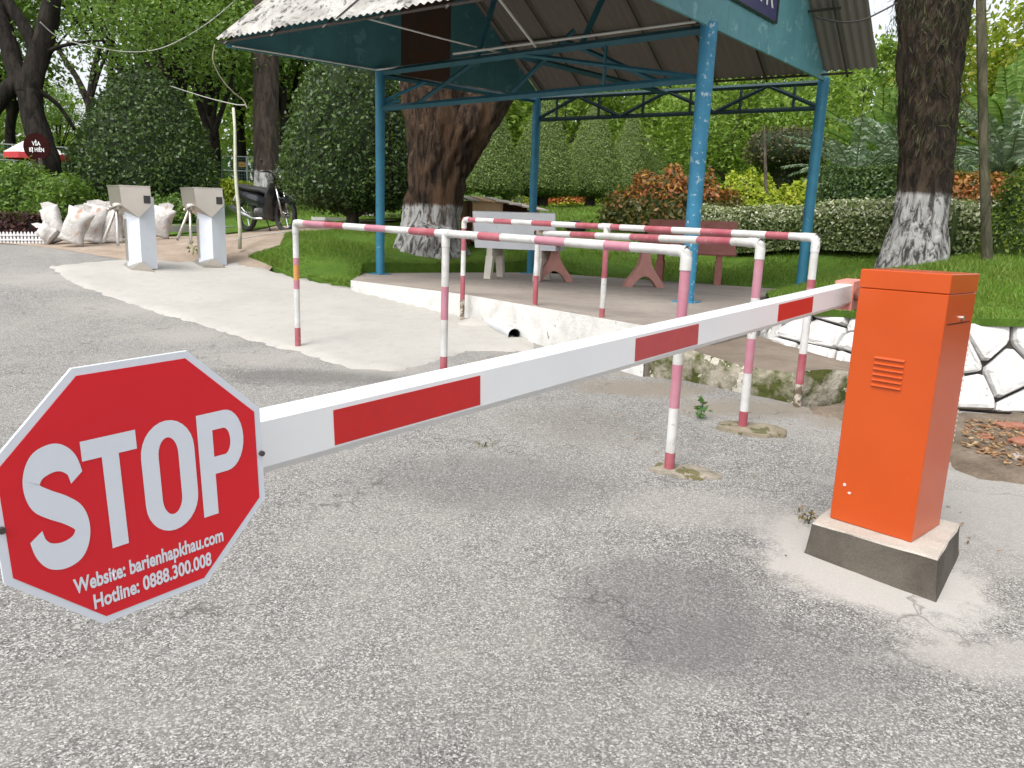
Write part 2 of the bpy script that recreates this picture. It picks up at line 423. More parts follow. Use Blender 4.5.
def sheet(name, poly, f, dz, mat, step, parent=None, jitter=0.0, edge=None, skirt=0.0):
    poly = [(float(p[0]), float(p[1])) for p in poly]
    xs = [p[0] for p in poly]; ys = [p[1] for p in poly]
    gx, gy = np.meshgrid(np.arange(min(xs), max(xs), step), np.arange(min(ys), max(ys), step))
    pts = np.stack([gx.ravel(), gy.ravel()], 1) + RNG.uniform(-.2, .2, (gx.size, 2)) * step
    ins = inside(pts, poly); pts = pts[ins]
    bnd = []
    for i in range(len(poly)):
        a = np.array(poly[i]); b = np.array(poly[(i + 1) % len(poly)]); k = max(1, int(np.linalg.norm(b - a) / step))
        for j in range(k):
            q = a + (b - a) * j / k
            if jitter and j: q = q + RNG.normal(size=2) * jitter
            bnd.append(q)
    nb = len(bnd)
    allp = [Vector(p) for p in bnd] + [Vector(p) for p in pts]
    res = delaunay_2d_cdt(allp, [(i, (i + 1) % nb) for i in range(nb)], [], 1, 1e-5)
    P = np.array([(v.x, v.y) for v in res[0]])
    z = f(P[:, 0], P[:, 1]) + dz
    if edge is not None:
        for i, q in enumerate(res[3]):
            if any(k < nb for k in q): z[i] += edge - dz
    mb = MB(); mb.add(np.column_stack([P, z]), [tuple(q) for q in res[2]])
    if skirt:
        mp_ = {}
        for i, q in enumerate(res[3]):
            for k in q:
                if k < nb: mp_[k] = i
        for k in range(nb):
            if k in mp_ and (k + 1) % nb in mp_:
                a, b = mp_[k], mp_[(k + 1) % nb]
                mb.add([(*P[a], z[a]), (*P[b], z[b]), (*P[b], z[b] - skirt), (*P[a], z[a] - skirt)], [(0, 1, 2, 3)])
    return mb.build(name, mat, parent, smooth=True)
def inside(pts, poly):
    c = np.zeros(len(pts), bool); n = len(poly); x, y = pts[:, 0], pts[:, 1]
    for i in range(n):
        x1, y1 = poly[i][:2]; x2, y2 = poly[(i + 1) % n][:2]
        if y1 == y2: continue
        hit = ((y1 > y) != (y2 > y)) & (x < (x2 - x1) * (y - y1) / (y2 - y1) + x1)
        c ^= hit
    return c

# ================================================================== SETTING
M_ASPH = m_asphalt()
M_PAD = m_concrete('pale_concrete', (.38, .365, .335), (.42, .405, .375), (.32, .305, .28))
M_SLAB = m_concrete('slab_concrete', (.25, .215, .19), (.33, .29, .25), (.16, .14, .12), 1.2)
M_SOIL = m_soil('soil', (.10, .075, .055), (.2, .16, .12), (.3, .25, .2))
M_DIRT = m_soil('dirt_path', (.26, .2, .15), (.36, .29, .23), (.42, .36, .3))
M_TURF = m_soil('turf', (.05, .10, .014), (.085, .16, .02), (.12, .19, .03))

def T_ground(x, y):
    z = T_low(x, y); cx_, cy_ = np.asarray(x) - .9, np.asarray(y) - 9.0
    return z - .7 * np.exp(-((cx_ / 3.2) ** 2 + (cy_ / 3.6) ** 2) ** 2)
g = sheet('ground', [(-90, -8), (90, -8), (90, 110), (-90, 110)], T_ground, -.03, M_SOIL, 1.6); struct(g)
road_poly = [(-14, -6), (14, -6), (9, 4.9), (4.6, 4.72), (3.4, 4.7), (2.9, 4.75), (2.2, 4.75), (1.85, 4.55), (1.3, 5.35), (.98, 5.5), (.25, 6.55), (-.5, 7.6), (-1.9, 9.0), (-4.0, 10.3), (-5.6, 10.6), (-7.5, 11.3), (-14, 12.5)]
o = sheet('road', road_poly, T_low, 0.0, M_ASPH, .22); struct(o)
pad_px = [(48, 268), (70, 283), (110, 298), (200, 326), (262, 345), (305, 356), (352, 371), (400, 372), (470, 352), (535, 352)]
pad_poly = [G(*p)[:2] for p in pad_px] + [np.array(p) for p in [(.22, 6.6), (-.5, 7.63), (-1.92, 9.0), (-3.0, 9.75), (-4.0, 10.35), (-4.6, 10.15), (-5.2, 9.95)]]
o = sheet('concrete_pad', pad_poly, T_low, .022, M_PAD, .12, jitter=.012, edge=-.012); struct(o)
# dirt behind the turnstiles
o = sheet('dirt_path', [(-14, 12.6), (-7.5, 11.35), (-5.6, 10.2), (-4.6, 9.7), (-3.2, 9.6), (-3.3, 11.0), (-3.3, 12.2), (-3.2, 13.6), (-2.4, 15.2), (-5, 15.8), (-5.5, 13.8), (-8, 12.9), (-14, 13.6)], T_low, .008, M_DIRT, .2, edge=.004); struct(o)

# lawns
wall_path = [(2.8, 8.5), (2.35, 7.2), (2.12, 6.15), (2.45, 5.5), (2.9, 4.95), (3.5, 4.88), (4.6, 4.95), (6.5, 5.1)]
wp_in = [(2.88, 8.5), (2.43, 7.2), (2.22, 6.22), (2.52, 5.63), (2.93, 5.11), (3.5, 5.0), (4.6, 5.06), (6.5, 5.21)]
lawn_left = [(-1.92, 9.04), (-2.1, 10.35), (.3, 12.12), (-.2, 13.2), (-1.0, 15.0), (-2.0, 14.6), (-2.9, 13.5), (-3.7, 12.2), (-3.4, 10.9), (-3.7, 10.45), (-3.0, 9.8)]
lawn_right = [(3.95, 10.0), (2.95, 8.9)] + wp_in + [(14, 5.6), (40, 8), (40, 60), (-45, 60), (-45, 15), (-14, 13.7), (-8, 13.0), (-5.6, 13.9), (-5, 15.9), (-2.3, 15.3), (-.9, 15.05), (-.15, 13.2), (.32, 12.2)]
o = sheet('lawn', lawn_left, T_low, .035, M_TURF, .2, edge=.012, skirt=.45); struct(o)
o = sheet('park_lawn', lawn_right, T_high, .02, M_TURF, .8, skirt=.05); struct(o)

def grass(name, label, poly, n, h0, h1, w, mats_stops, f=T_high, dz=.012):
    P = []; x0, x1 = min(p[0] for p in poly), max(p[0] for p in poly); y0, y1 = min(p[1] for p in poly), max(p[1] for p in poly)
    tot = 0
    while tot < n:
        q = np.column_stack([RNG.uniform(x0, x1, n), RNG.uniform(y0, y1, n)]); q = q[inside(q, poly)]
        P.append(q); tot += len(q)
    P = np.concatenate(P)[:n]
    z = f(P[:, 0], P[:, 1]) + dz
    base = np.column_stack([P, z])
    hh = RNG.uniform(h0, h1, (n, 1)) * (0.75 + .5 * np.sin(P[:, :1] * 3.1) * np.sin(P[:, 1:] * 2.7))
    a = RNG.uniform(0, 2 * math.pi, n); side = np.column_stack([np.cos(a), np.sin(a), np.zeros(n)]) * w
    lean = np.column_stack([RNG.normal(0, .45, n), RNG.normal(0, .45, n), np.ones(n)]) * hh
    V = np.stack([base - side, base + side, base + lean], 1).reshape(-1, 3)
    F = np.arange(n * 3).reshape(n, 3)
    o = np_mesh(name, V, F, leaf_mat(name + '_blades', mats_stops, .3, .6, (1.1, (.16, .17, .04), .35)))
    o['kind'] = 'stuff'; o['label'] = label; o['category'] = 'grass'
    return o
gs = [(0, (.07, .14, .014)), (.5, (.12, .23, .022)), (.85, (.17, .28, .035)), (1, (.25, .28, .07))]
grass('lawn_grass', 'mown green grass beside the shelter floor and the big whitewashed trunk', lawn_left, 60000, .03, .075, .006, gs, T_low, .02)
grass('bank_grass', 'mown green grass on the bank above the white stone wall', [(2.95, 8.9)] + wp_in + [(8.5, 5.4), (11, 12.5), (5, 13.5), (.5, 13), (.3, 12.2), (3.95, 10)], 130000, .03, .085, .006, gs)
grass('park_grass', 'grass of the park behind the shelter', [(.3, 12.9), (6, 13.5), (9, 24), (-9, 24), (-6, 16.3), (-1.2, 15.4)], 60000, .05, .1, .012, gs)

# ------------------------------------------------------------------ shelter floor
S = .45
slab_top = [(-1.944, 8.957), (-.507, 7.595), (.22, 6.553), (.98, 5.46), (1.6, 5.95), (2.12, 6.5), (2.75, 8.6), (3.98, 9.97), (.3, 12.15), (-2.1, 10.35)]
mb = MB(); mb.prism([(x, y, .02) for x, y in slab_top], (0, 0, S - .02))
o = mb.build('shelter_floor', M_SLAB); struct(o)
M_LIME = worn('lime_wash', (.60, .60, .58), (.44, .43, .40), 5, .45, .75, .85, spec=.2, bmp=.5, bscale=40, bd=.01, chips=((.22, .2, .17), .66, 9))
mb = MB()
edge = [np.array(p) for p in slab_top[:4]]
for a, b in zip(edge[:-1], edge[1:]):
    k = max(2, int(np.linalg.norm(b - a) / .15))
    d = (b - a) / np.linalg.norm(b - a); nrm = np.array([d[1], -d[0]])
    if nrm @ (a + b) > 0: nrm = -nrm
    for j in range(k):
        p, q = a + (b - a) * j / k, a + (b - a) * (j + 1) / k
        w0, w1 = .018, .018
        mb.add([(*(p + nrm * w0), -.02), (*(q + nrm * w1), -.02), (*(q + nrm * w1), S - .004), (*(p + nrm * w0), S - .004), (*(p - nrm * .01), S - .004), (*(q - nrm * .01), S - .004)],
               [(0, 1, 2, 3), (3, 2, 5, 4)])
lime = mb.build('lime_washed_edge', M_LIME, o)

# mossy ledge beside the floor
M_MOSS = worn('mossy_concrete', (.34, .31, .25), (.065, .075, .02), 4.5, .40, .56, .95, spec=.15, bmp=.9, bscale=30, bd=.02, chips=((.5, .47, .4), .6, 6))
M_LEDGE = m_concrete('ledge_concrete', (.17, .135, .105), (.24, .195, .155), (.12, .1, .075), 2)
lp = [(1.02, 5.5), (1.29, 5.37), (1.56, 4.97), (1.80, 4.70), (2.08, 4.82), (2.55, 5.05), (2.5, 5.5), (2.15, 6.3), (2.1, 6.45), (1.6, 5.93), (1.0, 5.46)]
def ledge_top(x, y): return .29 - .03 * (np.asarray(x) - 1.3) + .02 * np.sin(7 * np.asarray(x))
o = sheet('ledge', lp, ledge_top, 0, M_LEDGE, .12); struct(o)
mb = MB(); seg = []
for a, b in zip(lp[:5], lp[1:6]):
    for j in range(6): seg.append(np.array(a) + (np.array(b) - np.array(a)) * j / 6)
for i_, (p, q) in enumerate(zip(seg[:-1], seg[1:])):
    rows = []
    for i2, e in ((i_, p), (i_ + 1, q)):
        d = seg[min(i2 + 1, len(seg) - 1)] - seg[max(i2 - 1, 0)]; nn = np.array([d[1], -d[0]]); nn = nn / (np.linalg.norm(nn) + 1e-9)
        if nn @ e > 0: nn = -nn
        zt_ = float(ledge_top(*e)); k = int(abs(e[0] * 977 + e[1] * 431)) % 7 / 7
        rows.append([(*(e - 0 * nn), zt_ - .0), (*(e + nn * (.015 + .02 * k)), zt_ - .05), (*(e + nn * (.025 + .02 * k)), zt_ - .12), (*(e + nn * .03), -.02)])
    for k in range(3): mb.add([rows[0][k], rows[1][k], rows[1][k + 1], rows[0][k + 1]], [(0, 1, 2, 3)])
mb.build('mossy_face', M_MOSS, o, smooth=False)

# ------------------------------------------------------------------ white rubble wall
M_STONE = worn('white_painted_stone', (.62, .62, .61), (.46, .45, .43), 5, .42, .75, .85, spec=.2, bmp=.7, bscale=22, bd=.015, chips=((.33, .31, .28), .68, 7))
M_GAP = worn('dark_joint', (.03, .027, .022), (.06, .05, .04), 9)
wall = thing('stone_wall', 'low retaining wall of rubble stones painted white below the grass bank', 'wall', (2.5, 5.5, .1))
WP = np.array(wall_path); segl = np.linalg.norm(np.diff(WP, axis=0), axis=1); cum = np.concatenate([[0], np.cumsum(segl)])
def wall_at(s, h):
    s = min(max(s, 0), cum[-1] - 1e-4); i = int(np.searchsorted(cum, s, 'right') - 1); t = (s - cum[i]) / segl[i]
    p = WP[i] + (WP[i + 1] - WP[i]) * t
    # smooth tangent
    e = .12; s0, s1 = max(0, s - e), min(cum[-1] - 1e-4, s + e)
    def pt(q):
        j = int(np.searchsorted(cum, q, 'right') - 1); return WP[j] + (WP[j + 1] - WP[j]) * (q - cum[j]) / segl[j]
    d = pt(s1) - pt(s0); d /= np.linalg.norm(d); nn = np.array([d[1], -d[0]])
    if nn @ p > 0 and nn[0] > 0 and nn[1] > 0: nn = -nn
    inn = -nn
    base = float(T_low(*p)) if s > cum[3] else .2
    top = float(T_high(*(p + inn * .2))) + .01
    z = base - .03 + (top - base + .03) * h
    q = p + inn * .20 * h
    return np.array([q[0], q[1], z]), np.array([nn[0], nn[1], .35])
WH = .52; SL = 5.9
sites = []
random.seed(21)
for r in range(3):
    x = random.uniform(-.1, .1)
    while x < SL + .2:
        sites.append((x, (r + .5) * WH / 3 + random.uniform(-.06, .06))); x += random.uniform(.26, .48)
def clip_half(poly, p, q):
    mx, my = (p[0] + q[0]) / 2, (p[1] + q[1]) / 2; nx, ny = q[0] - p[0], q[1] - p[1]; out = []
    for i in range(len(poly)):
        a, b = poly[i], poly[(i + 1) % len(poly)]
        da = (a[0] - mx) * nx + (a[1] - my) * ny; db = (b[0] - mx) * nx + (b[1] - my) * ny
        if da <= 0: out.append(a)
        if (da < 0) != (db < 0) and abs(da - db) > 1e-9:
            t = da / (da - db); out.append((a[0] + (b[0] - a[0]) * t, a[1] + (b[1] - a[1]) * t))
    return out
for i, p in enumerate(sites):
    poly = [(max(p[0] - .5, 0), 0), (min(p[0] + .5, SL), 0), (min(p[0] + .5, SL), WH), (max(p[0] - .5, 0), WH)]
    for j, q in enumerate(sites):
        if i != j and abs(p[0] - q[0]) < 1.1: poly = clip_half(poly, p, q)
        if len(poly) < 3: break
    if len(poly) < 3: continue
    c = np.mean(poly, axis=0)
    pts2 = []
    for k in range(len(poly)):
        a = np.array(poly[k]); b = np.array(poly[(k + 1) % len(poly)])
        pts2.append(a + (b - a) * random.uniform(.06, .16)); pts2.append(a + (b - a) * random.uniform(.84, .94))
    pts2 = [c + (q - c) * (1 - .010 / (np.linalg.norm(q - c) + .03)) * random.uniform(.95, 1.0) for q in pts2]
    mb = MB(); n = len(pts2); bulge = random.uniform(.02, .045); vs = []
    tilt = np.array([random.uniform(-.14, .14), random.uniform(-.14, .14)])
    for sc, dep in ((1.0, -.08), (1.0, .004), (.93, .8), (.7, 1.0)):
        for q in pts2:
            qq = c + (q - c) * sc
            P, N = wall_at(qq[0], qq[1] / WH)
            d = dep if dep < .02 else bulge * dep + tilt @ (qq - c) + random.uniform(-.006, .006)
            vs.append(P + N * d)
    fs = []
    for k in range(3):
        for a in range(n): fs.append((k * n + a, k * n + (a + 1) % n, (k + 1) * n + (a + 1) % n, (k + 1) * n + a))
    fs.append(tuple(3 * n + a for a in range(n)))
    mb.add(vs, fs); mb.build('stone', M_STONE, wall)
mb = MB(); N = 60
for k in range(N):
    a, b = SL * k / N, SL * (k + 1) / N
    A0, n0 = wall_at(a, 0); A1, _ = wall_at(a, 1); B0, n1 = wall_at(b, 0); B1, _ = wall_at(b, 1)
    mb.add([A0 - n0 * .03, B0 - n1 * .03, B1 - n1 * .03, A1 - n0 * .03], [(0, 1, 2, 3)])
mb.build('mortar_backing', M_GAP, wall)
# ================================================================== SHELTER
ZT = 3.05
A, B, C, D = (-1.84, 10.24), (1.73, 7.60), (3.71, 9.85), (.22, 11.75)
M_BLUE = worn('blue_paint', (.034, .20, .31), (.028, .15, .24), 5, .4, .7, .5, spec=.4, bmp=.2, bscale=50, chips=((.16, .33, .42), .66, 14))
M_BLUEW = worn('chipped_blue_paint', (.042, .235, .39), (.034, .18, .30), 5, .4, .7, .5, spec=.4, bmp=.25, bscale=50, chips=((.36, .5, .58), .60, 13))
M_TEAL = worn('teal_sheet_paint', (.07, .22, .25), (.05, .15, .19), 2.2, .35, .7, .55, spec=.4, bmp=.2, bscale=8, bd=.02, chips=((.10, .27, .31), .6, 5))
M_TEALO = worn('weathered_teal_sheet', (.13, .33, .37), (.09, .25, .29), 2.4, .35, .7, .5, spec=.4, bmp=.2, bscale=8, bd=.02, chips=((.20, .40, .44), .6, 6))
M_RUST = worn('rusty_sheet', (.085, .042, .028), (.05, .04, .035), 4)
M_STEEL = worn('dark_steel_paint', (.018, .055, .065), (.022, .045, .05), 6)
M_SOOT = worn('sooty_steel', (.06, .05, .043), (.04, .036, .032), 6)
M_BEAM = worn('dull_teal_beam', (.026, .115, .155), (.022, .09, .125), 5, rough=.5)
M_WPIPE = worn('white_plastic', (.72, .73, .72), (.55, .56, .55), 3, rough=.4)
def m_roof():
    m, n, l, out = nt('fibre_cement')
    g_ = geo_pos(n); pos = g_.outputs['Position']
    a = noise(n, l, pos, 1.5, 9, .7, .8); r = ramp(n, [(.42, (.42, .41, .385)), (.56, (.29, .28, .26))]); l.new(a.outputs[0], r.inputs[0])
    b = noise(n, l, pos, 3.6, 9, .78, 1.5); rb = ramp(n, [(.51, (0, 0, 0)), (.58, (1, 1, 1))]); l.new(b.outputs[0], rb.inputs[0])
    c = mixc(n, l, mth(n, l, 'MULTIPLY', rb.outputs[0], .85), r.outputs[0], (.045, .042, .038))
    # one even brownish grey on the inner face of the sheets
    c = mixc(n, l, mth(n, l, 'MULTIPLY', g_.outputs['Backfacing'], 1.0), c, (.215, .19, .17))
    bsdf(n, l, out, c, .9, 0, .2, bump(n, l, b.outputs[0], .3, .01))
    return m
M_ROOF = m_roof()

shel = thing('shelter', 'open shelter on blue steel posts with corrugated gable roof', 'shelter', (1.0, 9.8, S))
def v3(p, z): return np.array([p[0], p[1], z])
for nm, p, r, mt in (('A', A, .062, M_BLUE), ('B', B, .078, M_BLUEW), ('C', C, .068, M_BLUE), ('D', D, .062, M_BLUE)):
    mb = MB(); mb.tube([v3(p, S), v3(p, S + .9), v3(p, S + 1.8), v3(p, ZT + .02)], [r * .92, r * .95, r, r * 1.04], 18)
    mb.box(v3(p, S + .006), (.22, .22, .012), (.8, -.6))
    mb.build('column', mt, shel, smooth=True, autos=40)
L0 = np.array([-3.54, 9.16]); eu = np.array([.838, -.545])
L1 = L0 + eu * 5.7
K0 = np.array([.22, 11.66]); K1 = np.array([4.13, 9.47])
RISE = 2.05
def mid(p, q): return (np.asarray(p) + np.asarray(q)) / 2
R0, R1 = mid(L0, K0), mid(L1, K1)
def corr(mbp, e0, e1, r0, r1, z0, z1, flip):
    """corrugated sheet: eave edge e0-e1 at z0, upper edge r0-r1 at z1"""
    W = np.linalg.norm(np.asarray(e1) - e0); nw = max(2, int(round(W / .09))); cols = nw * 6; vs = []
    nrm = np.array([0, 0, 1.0])
    for j in range(4):
        t = j / 3
        for i in range(cols + 1):
            s_ = i / cols
            p = (1 - t) * ((1 - s_) * np.asarray(e0) + s_ * np.asarray(e1)) + t * ((1 - s_) * np.asarray(r0) + s_ * np.asarray(r1))
            vs.append((p[0], p[1], z0 + (z1 - z0) * t + .011 * math.sin(2 * math.pi * nw * s_)))
    fs = []
    for j in range(3):
        for i in range(cols):
            q = (j * (cols + 1) + i, j * (cols + 1) + i + 1, (j + 1) * (cols + 1) + i + 1, (j + 1) * (cols + 1) + i)
            fs.append(q if not flip else q[::-1])
    mbp.add(vs, fs)
def lerp(p, q, t): return np.asarray(p) + (np.asarray(q) - np.asarray(p)) * t
NS = 6
for side, (Ea, Eb) in enumerate(((L0, L1), (K0, K1))):
    for row, (t0, t1) in enumerate(((-.0, .52), (.48, 1.0))):
        for i in range(NS):
            a0, a1 = i / NS, (i + 1) / NS + .012
            e0, e1 = lerp(Ea, Eb, a0), lerp(Ea, Eb, a1); r0, r1 = lerp(R0, R1, a0), lerp(R0, R1, a1)
            dz = .012 * (i % 2) + .02 * row + random.uniform(-.008, .008)
            mb = MB(); corr(mb, lerp(e0, r0, t0), lerp(e1, r1, t0), lerp(e0, r0, t1), lerp(e1, r1, t1), ZT + .06 + RISE * t0 + dz, ZT + .06 + RISE * t1 + dz, side == 1)
            mb.build('roof_sheet', M_ROOF, shel, smooth=True)
mb = MB(); mb.tube([v3(R0, ZT + RISE + .1), v3(R1, ZT + RISE + .1)], .09, 12, flat=.6); mb.build('ridge_cap', M_ROOF, shel)
def bar(mb, p, q, w=.04, h=None):
    p, q = np.asarray(p, float), np.asarray(q, float); mb.tube([p, q], [w * .7, w * .7], 4)
# purlins and rafters under both slopes
for side, (Ea, Eb) in enumerate(((L0, L1), (K0, K1))):
    for t in (.02, .3, .62, .92):
        mb = MB(); bar(mb, v3(lerp(Ea, R0, t), ZT + RISE * t - .01), v3(lerp(lerp(Ea, Eb, .955), lerp(R0, R1, .955), t), ZT + RISE * t - .01), .02); mb.build('purlin', M_SOOT, shel)
    for a in (.03, .17, .31, .45, .59, .73, .87, .94):
        mb = MB(); e = lerp(Ea, Eb, a); r = lerp(R0, R1, a); bar(mb, v3(e, ZT - .005), v3(r, ZT + RISE - .02), .02); mb.build('rafter', M_SOOT, shel)
# gable sheets, in strips
def gable(P, Q, mat, thick, nstrip, zlow, rust=None):
    P, Q = np.asarray(P), np.asarray(Q); d = (Q - P); d /= np.linalg.norm(d); nrm = np.array([d[1], -d[0]])
    for i in range(nstrip):
        a, b = i / nstrip, (i + 1) / nstrip
        top = lambda t: ZT + .045 + (RISE - .02) * (1 - abs(2 * t - 1))
        pts = [v3(lerp(P, Q, a + .0004), zlow), v3(lerp(P, Q, b - .0004), zlow), v3(lerp(P, Q, b - .0004), top(b))]
        if a < .5 < b: pts.append(v3(lerp(P, Q, .5), top(.5)))
        pts.append(v3(lerp(P, Q, a + .0004), top(a)))
        mb = MB(); mb.prism(pts, (nrm[0] * thick, nrm[1] * thick, 0))
        mb.build('gable_sheet', rust if (rust and i == 3) else mat, shel)
gable(L0 + np.array([.12, .02]), K0 + np.array([-.02, .0]), M_TEAL, .02, 6, ZT - .02, M_RUST)
BCd = np.array(C) - np.array(B); BCd /= np.linalg.norm(BCd)
G0 = np.array(B) - BCd * 1.52
gable(G0, np.array(C) + BCd * .05, M_TEALO, .03, 5, ZT - .02)
# trusses
def truss(P, Q, zt, zb, n, name, mat, w=.035, tw=.05):
    P, Q = np.asarray(P), np.asarray(Q)
    mb = MB(); bar(mb, v3(P, zt), v3(Q, zt), tw); mb.build('truss_top_chord', mat, shel)
    mb = MB(); bar(mb, v3(P, zb), v3(Q, zb), tw * .9); mb.build('truss_bottom_chord', mat, shel)
    for i in range(n):
        a, b = i / n, (i + 1) / n
        mb = MB()
        z = (zt, zb) if i % 2 else (zb, zt)
        if name == 'front' and i == 0: continue
        bar(mb, v3(lerp(P, Q, a), z[0]), v3(lerp(P, Q, b), z[1]), w * .8); mb.build('truss_brace', mat, shel)
        mb = MB(); c_ = (a + b) / 2; bar(mb, v3(lerp(P, Q, c_), zt), v3(lerp(P, Q, c_), zb), w * .6); mb.build('truss_post', mat, shel)
truss(D, C, ZT - .03, ZT - .33, 6, 'back', M_STEEL, .045, .045)
truss(A, B, ZT - .03, ZT - .47, 2, 'front', M_BEAM, .045, .06)
mb = MB(); bar(mb, v3(A, ZT - .06), v3(D, ZT - .06), .05); mb.build('tie_beam', M_BEAM, shel)
mb = MB(); bar(mb, v3(mid(A, B), ZT - .05), v3(mid(D, C), ZT - .05), .05); mb.build('tie_beam', M_BEAM, shel)
for i, a in enumerate((.36, .68)):
    mb = MB(); e = lerp(A, B, a); q = lerp(lerp(L0, L1, a), lerp(K0, K1, a), .5); bar(mb, v3(e, ZT - .04), v3(q, ZT + 1.6), .045); mb.build('king_post', M_BEAM, shel)
for (a, z0, b, z1) in ((.1, ZT - .45, .3, ZT + .1), (.45, ZT - .4, .6, ZT + .25), (.6, ZT + .1, .85, ZT - .4)):
    mb = MB(); bar(mb, v3(lerp(A, B, a) + np.array([.1, .1]), z0), v3(lerp(A, B, b) + np.array([.25, .3]), z1), .04); mb.build('truss_brace', M_BEAM, shel)
# conduits of white plastic and the braces from the left column
mb = MB()
mb.tube([v3(lerp(A, B, .28), ZT + .07), v3(lerp(A, B, .62), ZT + .06), v3(lerp(A, B, .97), ZT + .05)], .014, 6); mb.build('conduit', M_WPIPE, shel)
mb = MB(); mb.tube([U(365, 18, 8.3), U(440, 38, 8.6), U(505, 54, 9.0), U(548, 63, 9.2)], .010, 6); mb.build('conduit', M_WPIPE, shel)
mb = MB(); mb.tube([U(376, 70, 9.6), U(440, 62, 9.2), U(498, 53, 8.9)], .012, 6); mb.build('conduit', M_WPIPE, shel)
mb = MB(); mb.tube([U(232, 46, 8.6), U(300, 57, 9.0), U(377, 70, 9.6)], .009, 6); mb.build('conduit', M_WPIPE, shel)
mb = MB(); mb.tube([U(536, 47, 8.2), U(500, 0, 7.6), U(495, -8, 7.5)], .014, 6); mb.build('conduit', M_WPIPE, shel)
mb = MB(); bar(mb, v3(A, ZT - .40), U(425, 82, 9.7), .03); bar(mb, v3(A, ZT - .44), U(400, 100, 9.7), .03); mb.build('column_brace', M_BLUE, shel)
# eave board along the front

# name board fixed to the right gable
nB = np.array([BCd[1], -BCd[0]])
bz = np.array([*BCd, 0])
def on_gable(x, y, off=.045):
    v = fwd + right * (x - CX) / FPX - up * (y - CY) / FPX
    b0 = np.array(B) + nB * off; o_ = np.array([0, 0])
    t = (nB @ b0) / (nB @ v[:2]); return np.array([0, 0, EYE]) + v * t
cr = on_gable(776, 23)
M_NAVY = worn('navy_sign_face', (.045, .045, .13), (.06, .06, .16), 3, rough=.35)
M_SIGNFR = worn('sign_frame', (.03, .05, .05), (.06, .08, .07), 6)
M_WHITE = worn('white_vinyl', (.8, .8, .8), (.74, .75, .76), 3, rough=.4)
sb = thing('name_board', 'navy blue name board with white letters on the teal gable', 'sign', cr)
W_, H_ = 1.3, .62
nb3 = np.array([*nB, 0])
mb = MB(); mb.prism([cr, cr - bz * W_, cr - bz * W_ + (0, 0, H_), cr + np.array([0, 0, H_])], nb3 * -.03); mb.build('face', M_NAVY, sb)
mb = MB()
for a, b in ((cr, cr - bz * W_), (cr, cr + np.array([0, 0, H_]))): mb.tube([a + nb3 * .004, b + nb3 * .004], .014, 4)
mb.build('frame', M_SIGNFR, sb)

def text_mesh(name, txt, mat, parent, origin, ex, ey, height, sx=1.0, bold=0.0, align='LEFT', depth=.0015, spacing=1.0):
    cu = bpy.data.curves.new(name, 'FONT'); cu.body = txt; cu.size = 1.0; cu.offset = bold; cu.extrude = 0.0
    cu.align_x = align; cu.space_character = spacing; cu.resolution_u = 4
    tmp = bpy.data.objects.new('tmp', cu); COL.objects.link(tmp)
    dg = bpy.context.evaluated_depsgraph_get(); me = bpy.data.meshes.new_from_object(tmp.evaluated_get(dg))
    bpy.data.objects.remove(tmp)
    n = len(me.vertices); co = np.zeros(n * 3); me.vertices.foreach_get('co', co); co = co.reshape(-1, 3)
    ex, ey = np.asarray(ex, float), np.asarray(ey, float); ez = np.cross(ex, ey)
    k = height / .73
    P = np.asarray(origin) + co[:, :1] * ex * k * sx + co[:, 1:2] * ey * k + ez * depth
    P -= np.array(ROOTLOC[parent.name])
    me.vertices.foreach_set('co', P.ravel()); me.materials.clear(); me.materials.append(mat); me.update()
    o = bpy.data.objects.new(name, me); COL.objects.link(o); o.parent = parent
    return o
cl = on_gable(773, 8, .05)
text_mesh('lettering', 'TR', M_WHITE, sb, cl - bz * .0, bz, np.array([0, 0, 1.0]), .3, .8, .01, 'RIGHT', .002)

# ================================================================== HAND RAILS
M_PINK = worn('faded_red_paint', (.31, .065, .085), (.37, .13, .15), 9, .4, .7, .5, bmp=.1, chips=((.55, .45, .44), .66, 40))
M_PINK2 = worn('pale_pink_paint', (.40, .16, .21), (.43, .22, .265), 9, .4, .7, .5, bmp=.1, chips=((.58, .5, .5), .68, 40))
M_RAILW = worn('white_rail_paint', (.57, .57, .56), (.42, .41, .38), 7, .45, .72, .45, bmp=.1, chips=((.36, .3, .24), .655, 30))
M_YEL = worn('yellow_paint', (.5, .28, .05), (.5, .2, .1), 10)
M_RUSTP = worn('rusty_pipe', (.45, .4, .34), (.12, .09, .06), 25, .45, .55, .8)
RM = [M_RAILW, M_PINK, M_PINK2, M_YEL, M_RUSTP]
def y_param(base, top, y):
    yb, yt = PX(base)[1], PX(top)[1]; return (yb - y) / (yb - yt)
def post(parent, base, top, bands, r):
    """bands: list of (y_pixel_lower_end, material) from the top down"""
    mb = MB(); prev = 1.0
    for y, mi in bands:
        t = max(-.05, min(1, y_param(base, top, y)))
        if t < prev: mb.tube([base + (top - base) * prev, base + (top - base) * t], r, 14, mi, cap=False)
        prev = t
    if prev > -.05: mb.tube([base + (top - base) * prev, base + (top - base) * -.05], r, 14, bands[-1][1], cap=False)
    return mb.build('post', RM, parent, smooth=True)
def rail_bar(parent, p, q, bands, r):
    mb = MB(); prev = 0.0
    def tx(x):
        lo, hi = 0.0, 1.0
        for _ in range(40):
            m_ = (lo + hi) / 2
            if PX(p + (q - p) * m_)[0] < x: lo = m_
            else: hi = m_
        return lo
    for x, mi in bands:
        t = tx(x) if x is not None else 1.0
        mb.tube([p + (q - p) * prev, p + (q - p) * t], r, 14, mi, cap=False); prev = t
    mb.tube([p, p + (q - p) * .002], r * .98, 14, 0)
    return mb.build('top_rail', RM, parent, smooth=True)
